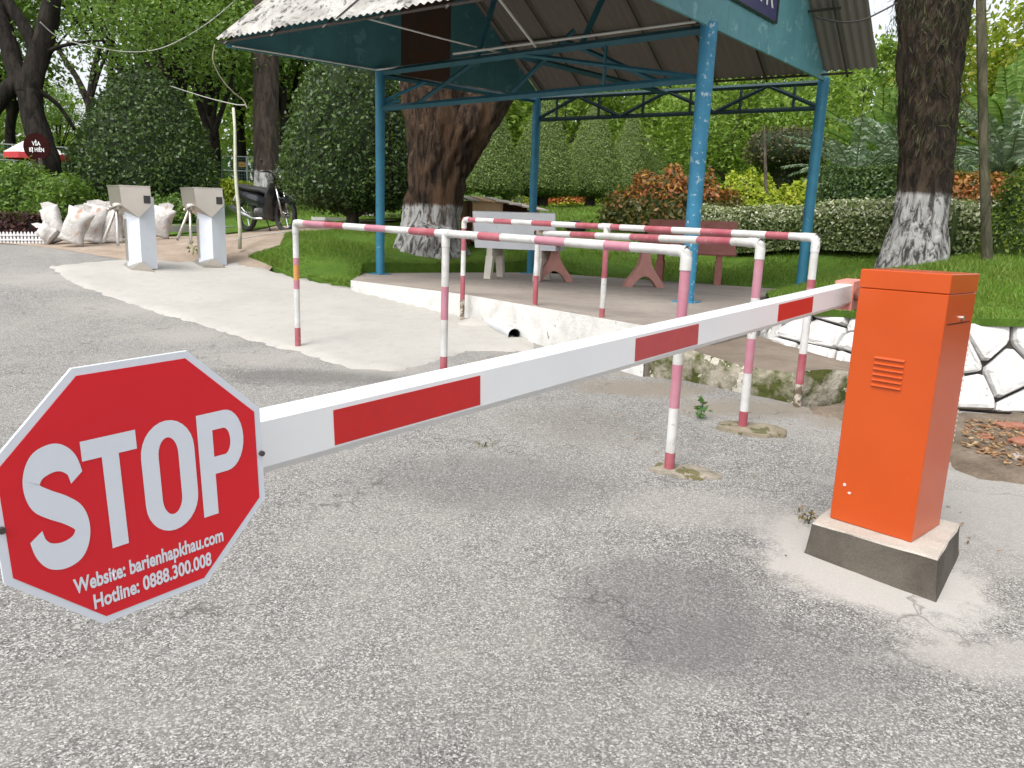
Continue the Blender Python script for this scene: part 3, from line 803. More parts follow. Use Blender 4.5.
def elbow(parent, c, to, r):
    mb = MB(); to = np.asarray(to, float); to[2] = 0; to /= np.linalg.norm(to)
    pts = [c + np.array([0, 0, -.085]), c + np.array([0, 0, -.035])]
    for k in range(1, 5):
        a = math.pi / 2 * k / 4; pts.append(c + np.array([0, 0, -.035]) + to * .045 * (1 - math.cos(a)) + np.array([0, 0, .035]) * math.sin(a))
    pts.append(c + to * .09)
    mb.tube(pts, [r * 1.12] * 2 + [r * 1.1] * 4 + [r * 1.12], 14); return mb.build('elbow', M_RAILW, parent, smooth=True, autos=50)
def tee(parent, c, to, r):
    mb = MB(); to = np.asarray(to, float); to = to / np.linalg.norm(to)
    mb.tube([c - to * .05, c + to * .05], r * 1.13, 14); mb.tube([c, c - np.array([0, 0, .08])], r * 1.13, 14)
    return mb.build('tee_fitting', M_RAILW, parent, smooth=True, autos=50)
def base_top(bx, by, d, ty):
    b = U(bx, by, d); lo, hi = .3, 2.0
    for _ in range(40):
        m_ = (lo + hi) / 2
        if PX(b + np.array([0, 0, m_]))[1] > ty: lo = m_
        else: hi = m_
    return b, b + np.array([0, 0, lo])
r_ = .0235
# rail 1
b1, t1 = base_top(298, 347, 6.2, 222.5); b3, t3 = base_top(669, 470, 3.53, 251)
r1 = thing('queue_rail', 'long pink and white pipe rail starting on the pale concrete pad with a yellow patch', 'handrail', b1)
post(r1, b1, t1, [(257, 0), (264, 2), (279, 3), (288, 2), (327, 0), (352, 1)], r_)
tmid = None
for k in range(200):
    q = t1 + (t3 - t1) * k / 200
    if PX(q)[0] >= 445: tmid = q; break
bm = np.array([tmid[0], tmid[1], T_low(tmid[0], tmid[1])])
post(r1, bm, tmid, [(285, 0), (318, 2), (355, 0), (400, 1)], r_)
post(r1, b3, t3, [(262, 0), (315, 2), (361, 0), (405, 2), (451, 0), (475, 1)], r_)
rail_bar(r1, t1, t3, [(305, 0), (326, 2), (345, 1), (367, 0), (388, 2), (411, 0), (437, 1), (480, 0), (502, 1), (537, 0), (567, 2), (606, 0), (632, 2), (None, 0)], r_)
elbow(r1, t1, t3 - t1, r_); tee(r1, tmid, t3 - t1, r_); elbow(r1, t3, t1 - t3, r_)
# rail 2
b4, t4 = base_top(742, 431, 4.16, 243)
dirv = (t1 - t3); dirv = dirv / np.linalg.norm(dirv)
t5 = U(538, 233, 6.55); b5 = np.array([t5[0], t5[1], T_low(t5[0], t5[1])])
r2 = thing('queue_rail', 'short pink and white pipe rail with an open rusty end', 'handrail', b4)
post(r2, b4, t4, [(252, 0), (296, 2), (336, 0), (371, 2), (410, 0), (427, 1), (436, 1)], r_)
post(r2, b5, t5 - np.array([0, 0, .03]), [(275, 0), (304, 1), (338, 4), (352, 1)], r_)
rail_bar(r2, t5, t4, [(545, 4), (572, 0), (597, 1), (632, 0), (661, 1), (699, 0), (733, 1), (None, 0)], r_)
elbow(r2, t4, t5 - t4, r_)
mb = MB(); mb.tube([t5 - np.array([.02, -.02, 0]), t5 + (t4 - t5) / np.linalg.norm(t4 - t5) * .03], r_ * .8, 12); mb.build('open_end', worn('pipe_bore', (.02, .018, .015), (.06, .04, .03), 20), r2)
# rail 3
b6, t6 = base_top(462, 318, 7.42, 219.5); b7, t7 = base_top(797, 405, 4.68, 237.5)
r3 = thing('queue_rail', 'pink and white pipe rail running past the white bench along the shelter floor edge', 'handrail', b6)
post(r3, b6, t6, [(250, 1), (275, 0), (299, 1), (322, 4)], r_)
for k in range(200):
    q = t6 + (t7 - t6) * k / 200
    if PX(q)[0] >= 606: t8 = q; break
b8 = np.array([t8[0], t8[1], T_low(t8[0], t8[1])])
post(r3, b8, t8, [(277, 1), (307, 0), (335, 1), (360, 0)], r_ * .92)
post(r3, b7, t7, [(278, 0), (286, 1), (313, 2), (352, 0), (383, 1), (410, 4)], r_)
rail_bar(r3, t6, t7, [(477, 1), (495, 0), (513, 1), (533, 0), (553, 1), (577, 0), (600, 1), (612, 0), (621, 1), (646, 0), (673, 1), (702, 0), (733, 1), (767, 0), (790, 1), (None, 0)], r_)
elbow(r3, t6, t7 - t6, r_); elbow(r3, t7, t6 - t7, r_); tee(r3, t8, t7 - t6, r_)
# cement round the post feet
M_FOOT = worn('old_cement', (.17, .145, .10), (.24, .205, .15), 8, .4, .6, .95, bmp=.8, bscale=30, bd=.01, chips=((.09, .09, .04), .55, 9))
M_FOOT2 = worn('pale_cement_crumbs', (.30, .26, .21), (.18, .165, .13), 12, .4, .6, .95, bmp=.9, bscale=30, bd=.015, chips=((.12, .11, .05), .55, 10))
def cement_foot(p, rx, ry, ax, mat, label, h=.025):
    n = 22; mb = MB(); ring = []
    ax = np.array(ax) / np.linalg.norm(ax); ay = np.array([-ax[1], ax[0]])
    rr = [1 + .22 * math.sin(2.3 * k + 1) * math.sin(k * .9) + random.uniform(-.1, .1) for k in range(n)]
    vs = []
    for sc, z in ((1.0, -.01), (.95, h * .7), (.6, h), (.12, h * 1.05)):
        for k in range(n):
            a = 2 * math.pi * k / n; q = p[:2] + sc * rr[k] * (ax * rx * math.cos(a) + ay * ry * math.sin(a))
            vs.append((q[0], q[1], T_low(q[0], q[1]) + z + random.uniform(-.004, .004)))
    fs = [(j * n + k, j * n + (k + 1) % n, (j + 1) * n + (k + 1) % n, (j + 1) * n + k) for j in range(3) for k in range(n)] + [tuple(3 * n + k for k in range(n))]
    mb.add(vs, fs); o = mb.build('cement_footing', mat, None, smooth=False)
    return tag(o, label, 'cement footing')
cement_foot(b4 + np.array([.05, -.0, 0]), .20, .12, (1, -.35), M_FOOT, 'round mossy cement disc at the foot of a pink rail post')
cement_foot(b3 + np.array([.07, -.02, 0]), .17, .085, (1, -.2), M_FOOT2, 'crumbled pale cement patch at the foot of a rail post', .010)

# ================================================================== BARRIER
M_ORG = worn('orange_powder_coat', (.47, .068, .008), (.43, .060, .008), 3, .35, .75, .25, spec=.5, bmp=.06, bscale=60, bd=.001, chips=((.52, .16, .07), .72, 45))
M_CHIP = worn('grey_primer_chip', (.6, .5, .45), (.5, .45, .42), 9)
M_PLINTH = m_concrete('plinth_concrete', (.068, .060, .048), (.105, .093, .076), (.14, .126, .105), 5)
M_PTOP = m_concrete('plinth_dust', (.40, .36, .31), (.47, .43, .38), (.30, .27, .23), 4)
M_ARM = worn('white_powder_coat', (.74, .75, .76), (.70, .71, .72), 3, rough=.3, bmp=.03, bscale=150, bd=.001)
M_RED = worn('red_reflective_tape', (.52, .012, .012), (.46, .012, .014), 30, .3, .7, .35, spec=.5, bmp=.05, bscale=300, bd=.0006)
M_RED2 = worn('faded_reflective_tape', (.44, .065, .07), (.39, .055, .06), 25, .35, .7, .35)
M_CHROME = worn('zinc_steel', (.62, .6, .55), (.5, .47, .42), 12, rough=.3, metal=1.0)
M_PINKM = worn('pale_red_bracket', (.62, .22, .17), (.66, .30, .25), 14, rough=.4)
# plinth
pl = thing('barrier_plinth', 'dark concrete plinth carrying the orange barrier cabinet', 'plinth', (1.42, 2.48, -.04))
fr, fl_, brr = np.array([1.436, 2.335]), np.array([1.128, 2.625]), np.array([1.70, 2.665])
blk = fl_ + brr - fr
mb = MB(); n_ = 6
def plinth_ring(z, grow):
    c_ = (fr + blk) / 2; cs = [fr, brr, blk, fl_]; out_ = []
    for i in range(4):
        a, b = cs[i], cs[(i + 1) % 4]
        for k in range(n_):
            q = a + (b - a) * k / n_; q = c_ + (q - c_) * grow
            out_.append((q[0] + random.uniform(-.0025, .0025), q[1] + random.uniform(-.0025, .0025), z + random.uniform(-.002, .002)))
    return out_
rings = [plinth_ring(-.09, 1.10), plinth_ring(-.02, 1.045), plinth_ring(.04, 1.012), plinth_ring(.074, 1.0)]
vs = sum(rings, []); N4 = 4 * n_
mb.add(vs, [(j * N4 + k, j * N4 + (k + 1) % N4, (j + 1) * N4 + (k + 1) % N4, (j + 1) * N4 + k) for j in range(3) for k in range(N4)])
mb.build('block', M_PLINTH, pl)
mb = MB(); tr = plinth_ring(.074, 1.001); tr2 = plinth_ring(.08, .985)
mb.add(tr + tr2, [(k, (k + 1) % N4, N4 + (k + 1) % N4, N4 + k) for k in range(N4)] + [tuple(range(N4, 2 * N4))]); mb.build('cap', M_PTOP, pl)
# cabinet
bar_ = thing('boom_barrier', 'orange steel cabinet with white boom arm striped red, standing on a concrete plinth', 'barrier', (1.45, 2.6, .08))
ca = np.array([-.675, .738]); ca /= np.linalg.norm(ca); cbx = np.array([ca[1], -ca[0]])
CF = np.array([1.413, 2.464]); CW, CD, CH = .292, .27, .93
cc = CF + ca * CW / 2 + cbx * CD / 2
HB = .864
mb = MB(); mb.box((*cc, .08 + HB / 2), (CW, CD, HB), ca, bev=.003); cb = mb.build('cabinet', M_ORG, bar_)
mb = MB(); mb.box((*cc, .08 + HB + .0008 + (CH - HB) / 2), (CW + .002, CD + .002, CH - HB - .0012), ca, bev=.0025); mb.build('lid', M_ORG, cb)
nf = -cbx   # front normal
def front(sx, z, off=0.0): q = CF + ca * sx + nf * off; return np.array([q[0], q[1], z])
M_SEAM = worn('dark_seam', (.12, .02, .01), (.09, .02, .01), 20)
# louvres: px 875-901, y 355-395
for k in range(6):
    z = .712 - k * .0195
    mb = MB(); w0, w1 = .105, .205
    mb.add([front(w0, z, .0005), front(w1, z, .0005), front(w1, z - .007, .0075), front(w0, z - .007, .0075), front(w1, z - .0095, .0005), front(w0, z - .0095, .0005)],
           [(0, 1, 2, 3), (3, 2, 4, 5), (0, 3, 5), (1, 4, 2)])
    mb.build('louvre', M_ORG, cb)
for sx, z in ((.253, .223), (.232, .196)):
    mb = MB(); mb.lathe([(0.0001, .0), (.0065, .0)], (0, 0, 0), 7)
    mb = MB(); a_ = [front(sx + .008 * math.cos(q) * random.uniform(.6, 1.1), z + .007 * math.sin(q) * random.uniform(.5, 1.1), .0012) for q in np.linspace(0, 2 * math.pi, 8)[:-1]]
    mb.add(a_, [tuple(range(7))]); mb.build('paint_chip', M_CHIP, cb)
# lock on the side and small rivets up the rear edge
def side_(sy, z, off=0.0): q = CF + cbx * sy - ca * off; return np.array([q[0], q[1], z])
mb = MB(); mb.prism([side_(.025, .845, .0006), side_(.245, .845, .0006), side_(.245, .842, .0006), side_(.025, .842, .0006)], (0, 0, .0012)); mb.build('door_seam', M_SEAM, cb)
mb = MB(); mb.tube([side_(.155, .86, 0), side_(.155, .86, .008)], .009, 12); mb.build('lock', M_CHROME, cb, smooth=True, autos=40)
M_LET = worn('faded_white_print', (.75, .5, .4), (.7, .4, .3), 20)
for k in range(22):
    z = .80 - k * .0185; mb = MB(); a = .268 + random.uniform(-.003, .003)
    mb.add([side_(a, z, .001), side_(a + random.uniform(.008, .016), z - .001, .001), side_(a + .012, z - random.uniform(.006, .010), .001), side_(a, z - .007, .001)], [(0, 1, 2, 3)])
    mb.build('print_mark', M_LET, cb)
# arm
Ea = U(846, 294, 2.86); Es = U(265, 441, 1.035)
ad = (Ea - Es) / np.linalg.norm(Ea - Es)
ah = np.array([ad[1], -ad[0], 0]); ah /= np.linalg.norm(ah)      # horizontal, towards the camera side (+x, -y)
av = np.cross(ah, ad); av = av if av[2] > 0 else -av
AW, AH = .056, .080
prof = [(-AW / 2, -AH / 2 + .012), (-AW / 2 + .012, -AH / 2), (AW / 2 - .014, -AH / 2), (AW / 2, -AH / 2 + .014), (AW / 2, AH / 2 - .003), (AW / 2 - .003, AH / 2), (-AW / 2 + .003, AH / 2), (-AW / 2, AH / 2 - .003)]
AL0 = Es - ad * .36
mb = MB(); a0 = [AL0 + ah * x + av * y for x, y in prof]; mb.prism(a0, (Ea - AL0) - ad * .0); arm = mb.build('boom_arm', M_ARM, bar_); arm['label'] = 'white boom arm with red reflective stripes'
def t_at_x(x):
    lo, hi = -.4, 3.5
    for _ in range(50):
        m_ = (lo + hi) / 2
        if PX(Es + ad * m_ + ah * AW / 2)[0] < x: lo = m_
        else: hi = m_
    return lo
for i, (x0, x1, mt) in enumerate(((334, 480, M_RED), (635, 698, M_RED2), (778, 812.5, M_RED))):
    p0, p1 = Es + ad * t_at_x(x0), Es + ad * t_at_x(x1); mb = MB()
    o_ = ah * (AW / 2 + .0008); lo_, hi_ = av * (-AH / 2 + .017), av * (AH / 2 - .010)
    mb.prism([p0 + o_ + lo_, p1 + o_ + lo_, p1 + o_ + hi_, p0 + o_ + hi_], -ah * .0006); mb.build('reflective_stripe', mt, arm)
# clamp and hub at the cabinet end
mb = MB(); c0 = Ea + ad * .01
mb.prism([c0 + ah * (AW / 2 + .004) + av * (-.058) - ad * .035, c0 + ah * (AW / 2 + .004) + av * (-.058) + ad * .10, c0 + ah * (AW / 2 + .004) + av * .05 + ad * .10, c0 + ah * (AW / 2 + .004) + av * .05 - ad * .035], -ah * (AW + .012))
mb.build('clamp', M_PINKM, arm)
mb = MB(); h0 = c0 + ah * (AW / 2) + ad * .035
mb.tube([h0, h0 + ah * .022, h0 + ah * .022001, h0 + ah * .05], [.024, .022, .012, .012], 14); mb.build('hub_bolt', M_CHROME, arm, smooth=True, autos=40)
# hub shaft into the cabinet
sh0 = h0 - ah * .03
mb = MB(); mb.tube([c0 + ad * .05, np.array([*(CF + ca * (CW - .01) + cbx * .12), c0[2]])], .028, 14); mb.build('hub_shaft', M_CHROME, arm, smooth=True, autos=40)

# ------------------------------------------------------------------ stop sign
SR = .2 * .785
sc_ = np.array([0, 0, EYE]) + .785 * np.array([-.513, 1.008, -.374])
sx_ = np.array([.638, .768, .052]); sx_ /= np.linalg.norm(sx_)
sy_ = np.array([-.005, -.063, .998]); sy_ -= sx_ * (sx_ @ sy_); sy_ /= np.linalg.norm(sy_)
sn_ = np.cross(sx_, sy_)
M_SWHITE = worn('white_sign_sheet', (.64, .67, .73), (.61, .64, .70), 3, rough=.4, bmp=.03)
M_SRED = worn('red_sign_sheet', (.62, .011, .020), (.58, .011, .020), 3, rough=.42, bmp=.03)
ss = thing('stop_sign', 'red octagonal stop sign with white lettering fixed to the arm end', 'stop sign', sc_)
def SP(x, y, z=0.0): return sc_ + sx_ * x + sy_ * y + sn_ * z
def octo(R, z): return [SP(R * math.cos(math.radians(22.5 + 45 * k)), R * math.sin(math.radians(22.5 + 45 * k)), z) for k in range(8)]
mb = MB(); mb.prism(octo(SR, 0), -sn_ * .004); mb.build('plate', M_SWHITE, ss)
mb = MB(); mb.prism(octo(SR * .945, .0006), -sn_ * .0004); mb.build('red_face', M_SRED, ss)
# letters S T O P: condensed bold, drawn as shapes (unit box 1 high)
def arc(cx, cy, rx, ry, a0, a1, n=14): return [(cx + rx * math.cos(math.radians(a0 + (a1 - a0) * k / n)), cy + ry * math.sin(math.radians(a0 + (a1 - a0) * k / n))) for k in range(n + 1)]
def strip(outer, inner):
    n = min(len(outer), len(inner)); vs = outer[:n] + inner[:n]
    return vs, [(i, i + 1, n + i + 1, n + i) for i in range(n - 1)]
def stroke(path, w):
    path = [np.array(p) for p in path]; L, Rr = [], []
    for i, p in enumerate(path):
        t = path[min(i + 1, len(path) - 1)] - path[max(i - 1, 0)]; t = t / np.linalg.norm(t); nn = np.array([-t[1], t[0]])
        ww = w[i] if hasattr(w, '__len__') else w
        L.append(tuple(p + nn * ww / 2)); Rr.append(tuple(p - nn * ww / 2))
    return strip(L, Rr)
def letter(name, parts, ox, oy, w, h):
    mb = MB()
    for vs, fs in parts: mb.add([SP(ox + x * w, oy + y * h, .0012) for x, y in vs], fs)
    mb.build(name, M_SWHITE, ss)
def smoothp(pts, n=6):
    out_ = []; P = [np.array(p) for p in pts]
    for i in range(len(P) - 1):
        p0, p1, p2, p3 = P[max(i - 1, 0)], P[i], P[i + 1], P[min(i + 2, len(P) - 1)]
        for k in range(n):
            t = k / n; out_.append(.5 * ((2 * p1) + (-p0 + p2) * t + (2 * p0 - 5 * p1 + 4 * p2 - p3) * t * t + (-p0 + 3 * p1 - 3 * p2 + p3) * t ** 3))
    return out_ + [P[-1]]
S_path = smoothp([(.86, .71), (.80, .83), (.65, .905), (.47, .915), (.27, .87), (.16, .755), (.20, .63), (.38, .545), (.62, .46), (.81, .36), (.845, .235), (.74, .12), (.52, .078), (.30, .105), (.17, .19), (.12, .305)])
wS = [.20 + .12 * math.sin(math.pi * k / (len(S_path) - 1)) ** 2 for k in range(len(S_path))]
LS = [stroke([tuple(p) for p in S_path], [.215 + .035 * math.sin(math.pi * k / (len(S_path) - 1)) for k in range(len(S_path))])]
LT = [([(0, 1), (0, .83), (1, .83), (1, 1)], [(0, 1, 2, 3)]), ([(.345, .83), (.345, 0), (.655, 0), (.655, .83)], [(0, 1, 2, 3)])]
LO = [strip(arc(.5, .72, .5, .30, 180, 0) + arc(.5, .28, .5, .30, 0, -180) + [(0, .72)], arc(.5, .70, .185, .165, 180, 0) + arc(.5, .30, .185, .165, 0, -180) + [(.315, .70)])]
LP = [([(0, 0), (.32, 0), (.32, 1), (0, 1)], [(0, 1, 2, 3)]), strip([(.32, 1), (.5, 1)] + arc(.60, .70, .40, .30, 90, -90) + [(.5, .40), (.32, .40)], [(.32, .83), (.5, .83)] + arc(.56, .70, .14, .13, 90, -90) + [(.5, .57), (.32, .57)])]
LH = .152
def sgn(px, py):
    v = fwd + right * (px - CX) / FPX - up * (py - CY) / FPX
    t = (sn_ @ (sc_ - np.array([0, 0, EYE]))) / (sn_ @ v); q = np.array([0, 0, EYE]) + v * t - sc_
    return np.array([q @ sx_, q @ sy_])
STOP_PX = dict(S=[(29, 553), (86, 440)], T=[(110, 547), (129, 430)], O=[(170, 530), (168, 416)], P=[(206, 515), (240, 408)])
x_s0 = sgn(22, 500)[0]; x_s1 = sgn(88, 500)[0]
x_t0 = sgn(78.5, 437)[0]; x_t1 = sgn(134.5, 430)[0]
x_o0 = sgn(142, 473)[0]; x_o1 = sgn(196, 473)[0]
x_p0 = sgn(199, 460)[0]; x_p1 = sgn(243, 440)[0]
yb = sgn(118, 546)[1]; yt = sgn(118, 433)[1]
for nm, pr, a, b in (('letter_s', LS, x_s0, x_s1), ('letter_t', LT, x_t0, x_t1), ('letter_o', LO, x_o0, x_o1), ('letter_p', LP, x_p0, x_p1)):
    letter(nm, pr, a, yb, b - a, yt - yb)
w0 = sgn(74, 592); w1 = sgn(223, 539); h0_ = sgn(94, 606); h1_ = sgn(211, 560)
def line_text(nm, txt, p, q, hgt):
    o = text_mesh(nm, txt, M_SWHITE, ss, SP(*p, .0012), sx_, sy_, hgt, 1.0, .03, 'LEFT', 0)
    co = np.zeros(len(o.data.vertices) * 3); o.data.vertices.foreach_get('co', co); co = co.reshape(-1, 3) + np.array(ROOTLOC[ss.name]) - SP(*p, .0012)
    xs = co @ sx_; k = np.linalg.norm(q - p) / (xs.max() - xs.min())
    co += np.outer(xs * (k - 1) - xs.min() * k, sx_); co += SP(*p, .0012) - np.array(ROOTLOC[ss.name]); o.data.vertices.foreach_set('co', co.ravel()); o.data.update()
ybase1 = (w0[1] + w1[1]) / 2 - .0018; ybase2 = (h0_[1] + h1_[1]) / 2 - .0042
line_text('website_line', 'Website: barienhapkhau.com', np.array([w0[0], ybase1]), np.array([w1[0], ybase1]), .0175)
line_text('hotline_line', 'Hotline: 0888.300.008', np.array([h0_[0], ybase2]), np.array([h1_[0], ybase2]), .0175)
for px, py in ((261, 453), (1, 530)):
    q = sgn(px, py); mb = MB(); mb.tube([SP(*q, 0), SP(*q, .004)], .0035, 10); mb.build('screw', worn('dark_screw', (.12, .1, .09), (.06, .05, .05), 40, metal=.6), ss)

# ================================================================== TURNSTILES
M_INOX = worn('brushed_steel', (.50, .46, .41), (.42, .39, .35), 3, .3, .7, .34, metal=.8, bmp=.05, bscale=200, bd=.0008)
M_FILM = worn('white_film_panel', (.66, .70, .76), (.60, .64, .70), 4, rough=.35, bmp=.05)
M_BLACK = worn('black_plastic', (.012, .012, .013), (.025, .025, .026), 8, rough=.3)
def turnstile(base, yaw, label):
    t = thing('turnstile', label, 'turnstile', base, 'tripod turnstiles')
    cy, sy_n = math.cos(yaw), math.sin(yaw)
    def Q(x, y, z): return np.array([base[0] + x * cy - y * sy_n, base[1] + x * sy_n + y * cy, base[2] + z])
    q = .128; mb = MB()
    mb.prism([Q(0.0, -.135, .03), Q(.12, .03, .03), Q(-.12, .20, .03), Q(-.24, .03, .03)], (0, 0, .86)); mb.build('body', M_FILM, t)
    mb = MB(); mb.prism([Q(-.247, .018, .12), Q(-.222, -.002, .12), Q(-.212, .008, .12), Q(-.237, .028, .12)], (0, 0, .5)); mb.build('trim_strip', M_INOX, t)
    f = [Q(-.20, -.15, 1.0), Q(.155, -.15, 1.0), Q(.165, -.15, .80), Q(.01, -.15, .64), Q(-.18, -.15, .775)]
    bk = np.array([-.29 * cy - .34 * sy_n, -.29 * sy_n + .34 * cy, 0])
    mb = MB(); mb.prism(f[::-1], bk); hd = mb.build('head', M_INOX, t)
    mb = MB(); mb.prism([Q(-.205, -.155, 1.001), Q(.16, -.155, 1.001), Q(.16, -.155, 1.012), Q(-.205, -.155, 1.012)], bk * 1.02); mb.build('top_plate', M_INOX, hd)
    mb = MB(); mb.prism([Q(.075, -.151, .90), Q(.15, -.151, .90), Q(.15, -.151, .81), Q(.075, -.151, .81)], (-.006 * sy_n * -1, -.006 * cy, 0)); mb.build('reader_screen', M_BLACK, hd)
    ft = [Q(-.135, -.145, 0), Q(.165, -.145, 0), Q(.13, -.15, .03), Q(.04, -.15, .115), Q(.0, -.15, .115), Q(-.12, -.15, .03)]
    mb = MB(); mb.prism(ft, bk * .95); mb.build('foot', M_INOX, t)
    hub = Q(-.31, -.0, .765)
    mb = MB(); mb.ellipsoid(hub, (.055, .055, .05)); hb = mb.build('hub', M_INOX, t, smooth=True)
    for tip in (Q(-.31, -.04, .29), Q(-.49, -.02, .33), Q(-.28, -.30, .72)):
        mb = MB(); mb.tube([hub, hub + (tip - hub) * .9, tip], [.019, .019, .017], 10); mb.build('tripod_arm', M_INOX, t, smooth=True)
tb1 = U(147, 271, 9.25); tb2 = U(217, 267, 9.95)
turnstile(tb1, math.radians(4), 'steel and white tripod turnstile standing beside the sacks')
turnstile(tb2, math.radians(4), 'steel and white tripod turnstile standing next to the lawn and thin pole')

# ================================================================== SACKS
def m_sack():
    m, n, l, out = nt('woven_sack')
    tc = n.new('ShaderNodeTexCoord'); ob = tc.outputs['Object']
    a = noise(n, l, ob, 2.6, 2, .5, .3); r = ramp(n, [(.56, (.54, .52, .50)), (.60, (.46, .28, .2)), (.66, (.42, .2, .14)), (.70, (.5, .48, .46))]); l.new(a.outputs[0], r.inputs[0])
    b = noise(n, l, ob, 9, 6, .7); rb = ramp(n, [(.5, (1, 1, 1)), (.75, (.55, .52, .48))]); l.new(b.outputs[0], rb.inputs[0])
    c = mixc(n, l, 1.0, r.outputs[0], rb.outputs[0], 'MULTIPLY')
    bsdf(n, l, out, c, .8, 0, .3, bump(n, l, b.outputs[0], .8, .04)); return m
M_SACK = m_sack()
SG = 'filled woven sacks by the turnstiles'
def sack(px, py, d, size, tilt, lean, label, ears=True):
    base = U(px, py, d); base[2] = float(T_low(base[0], base[1])) + .012; t = thing('sack', label, 'sack', base, SG)
    n = 16; mb = MB(); vs = []; rows = 12; L, W, Tk = size
    ca_, sa_ = math.cos(tilt), math.sin(tilt); cl_, sl_ = math.cos(lean), math.sin(lean)
    seed = random.uniform(0, 9)
    for j in range(rows + 1):
        u_ = j / rows; wd = W * (1.0 - .16 * math.sin(math.pi * u_) + .05 * math.sin(7 * u_ + seed)); th = Tk * max(.06, math.sin(math.pi * (.02 + .96 * u_)) ** .7)
        if u_ < .25: th = max(th, Tk * .55)
        for k in range(n):
            a = 2 * math.pi * k / n; x = wd / 2 * math.copysign(abs(math.cos(a)) ** .7, math.cos(a)); y = th / 2 * math.copysign(abs(math.sin(a)) ** .8, math.sin(a))
            w = 1 + .07 * math.sin(5 * u_ + 3 * a + seed) + .05 * math.sin(11 * u_ - 2 * a + seed * 2)
            x *= w; y *= w; z = u_ * L
            y2 = y * cl_ + z * sl_; z2 = -y * sl_ + z * cl_
            x3 = x * ca_ + z2 * sa_; z3 = -x * sa_ + z2 * ca_
            vs.append((base[0] + x3, base[1] + y2, base[2] + z3))
    mn = min(v[2] for v in vs) - base[2]
    vs = [(x, y, z - mn - .01) for x, y, z in vs]
    fs = [(j * n + k, j * n + (k + 1) % n, (j + 1) * n + (k + 1) % n, (j + 1) * n + k) for j in range(rows) for k in range(n)] + [tuple(range(n - 1, -1, -1)), tuple(rows * n + k for k in range(n))]
    mb.add(vs, fs); mb.build('bag', M_SACK, t, smooth=True)
    # tied mouth
    e = np.mean(np.array(vs[-n:]), axis=0); dr = e - np.mean(np.array(vs[:n]), axis=0); dr /= np.linalg.norm(dr); mb = MB()
    s_ = np.array([1, .2, 0]); mb.add([e - s_ * W * .3 - dr * .03, e + s_ * W * .3 - dr * .03, e + s_ * W * .36 + dr * .05, e + s_ * .02 + dr * .09, e - s_ * W * .32 + dr * .06], [(0, 1, 2, 3, 4)])
    mb.build('sack_mouth', M_SACK, t)
sack(71, 246, 10.9, (.50, .36, .24), .35, .1, 'dirty white sack with orange print leaning right, in front of the pile')
sack(60, 243, 11.3, (.52, .30, .22), -.35, .15, 'white sack with its mouth flopped left behind the front sack')
sack(90, 243, 11.3, (.56, .40, .26), .15, .15, 'upright bulging white sack in the middle of the pile')
sack(103, 241, 11.6, (.40, .30, .22), .2, .1, 'short white sack squeezed against the upright sack')
sack(112, 239, 11.4, (.55, .34, .25), .0, .12, 'white sack standing right behind the turnstile arms')
sack(124, 240, 11.9, (.52, .30, .25), .3, .1, 'dusty sack hidden partly by a turnstile')
sack(158, 232, 12.2, (.48, .34, .25), .25, .1, 'white sack showing between the two turnstiles')
sack(54, 246, 11.2, (.25, .26, .2), -.9, .1, 'small yellowish sack at the end of the picket fence')

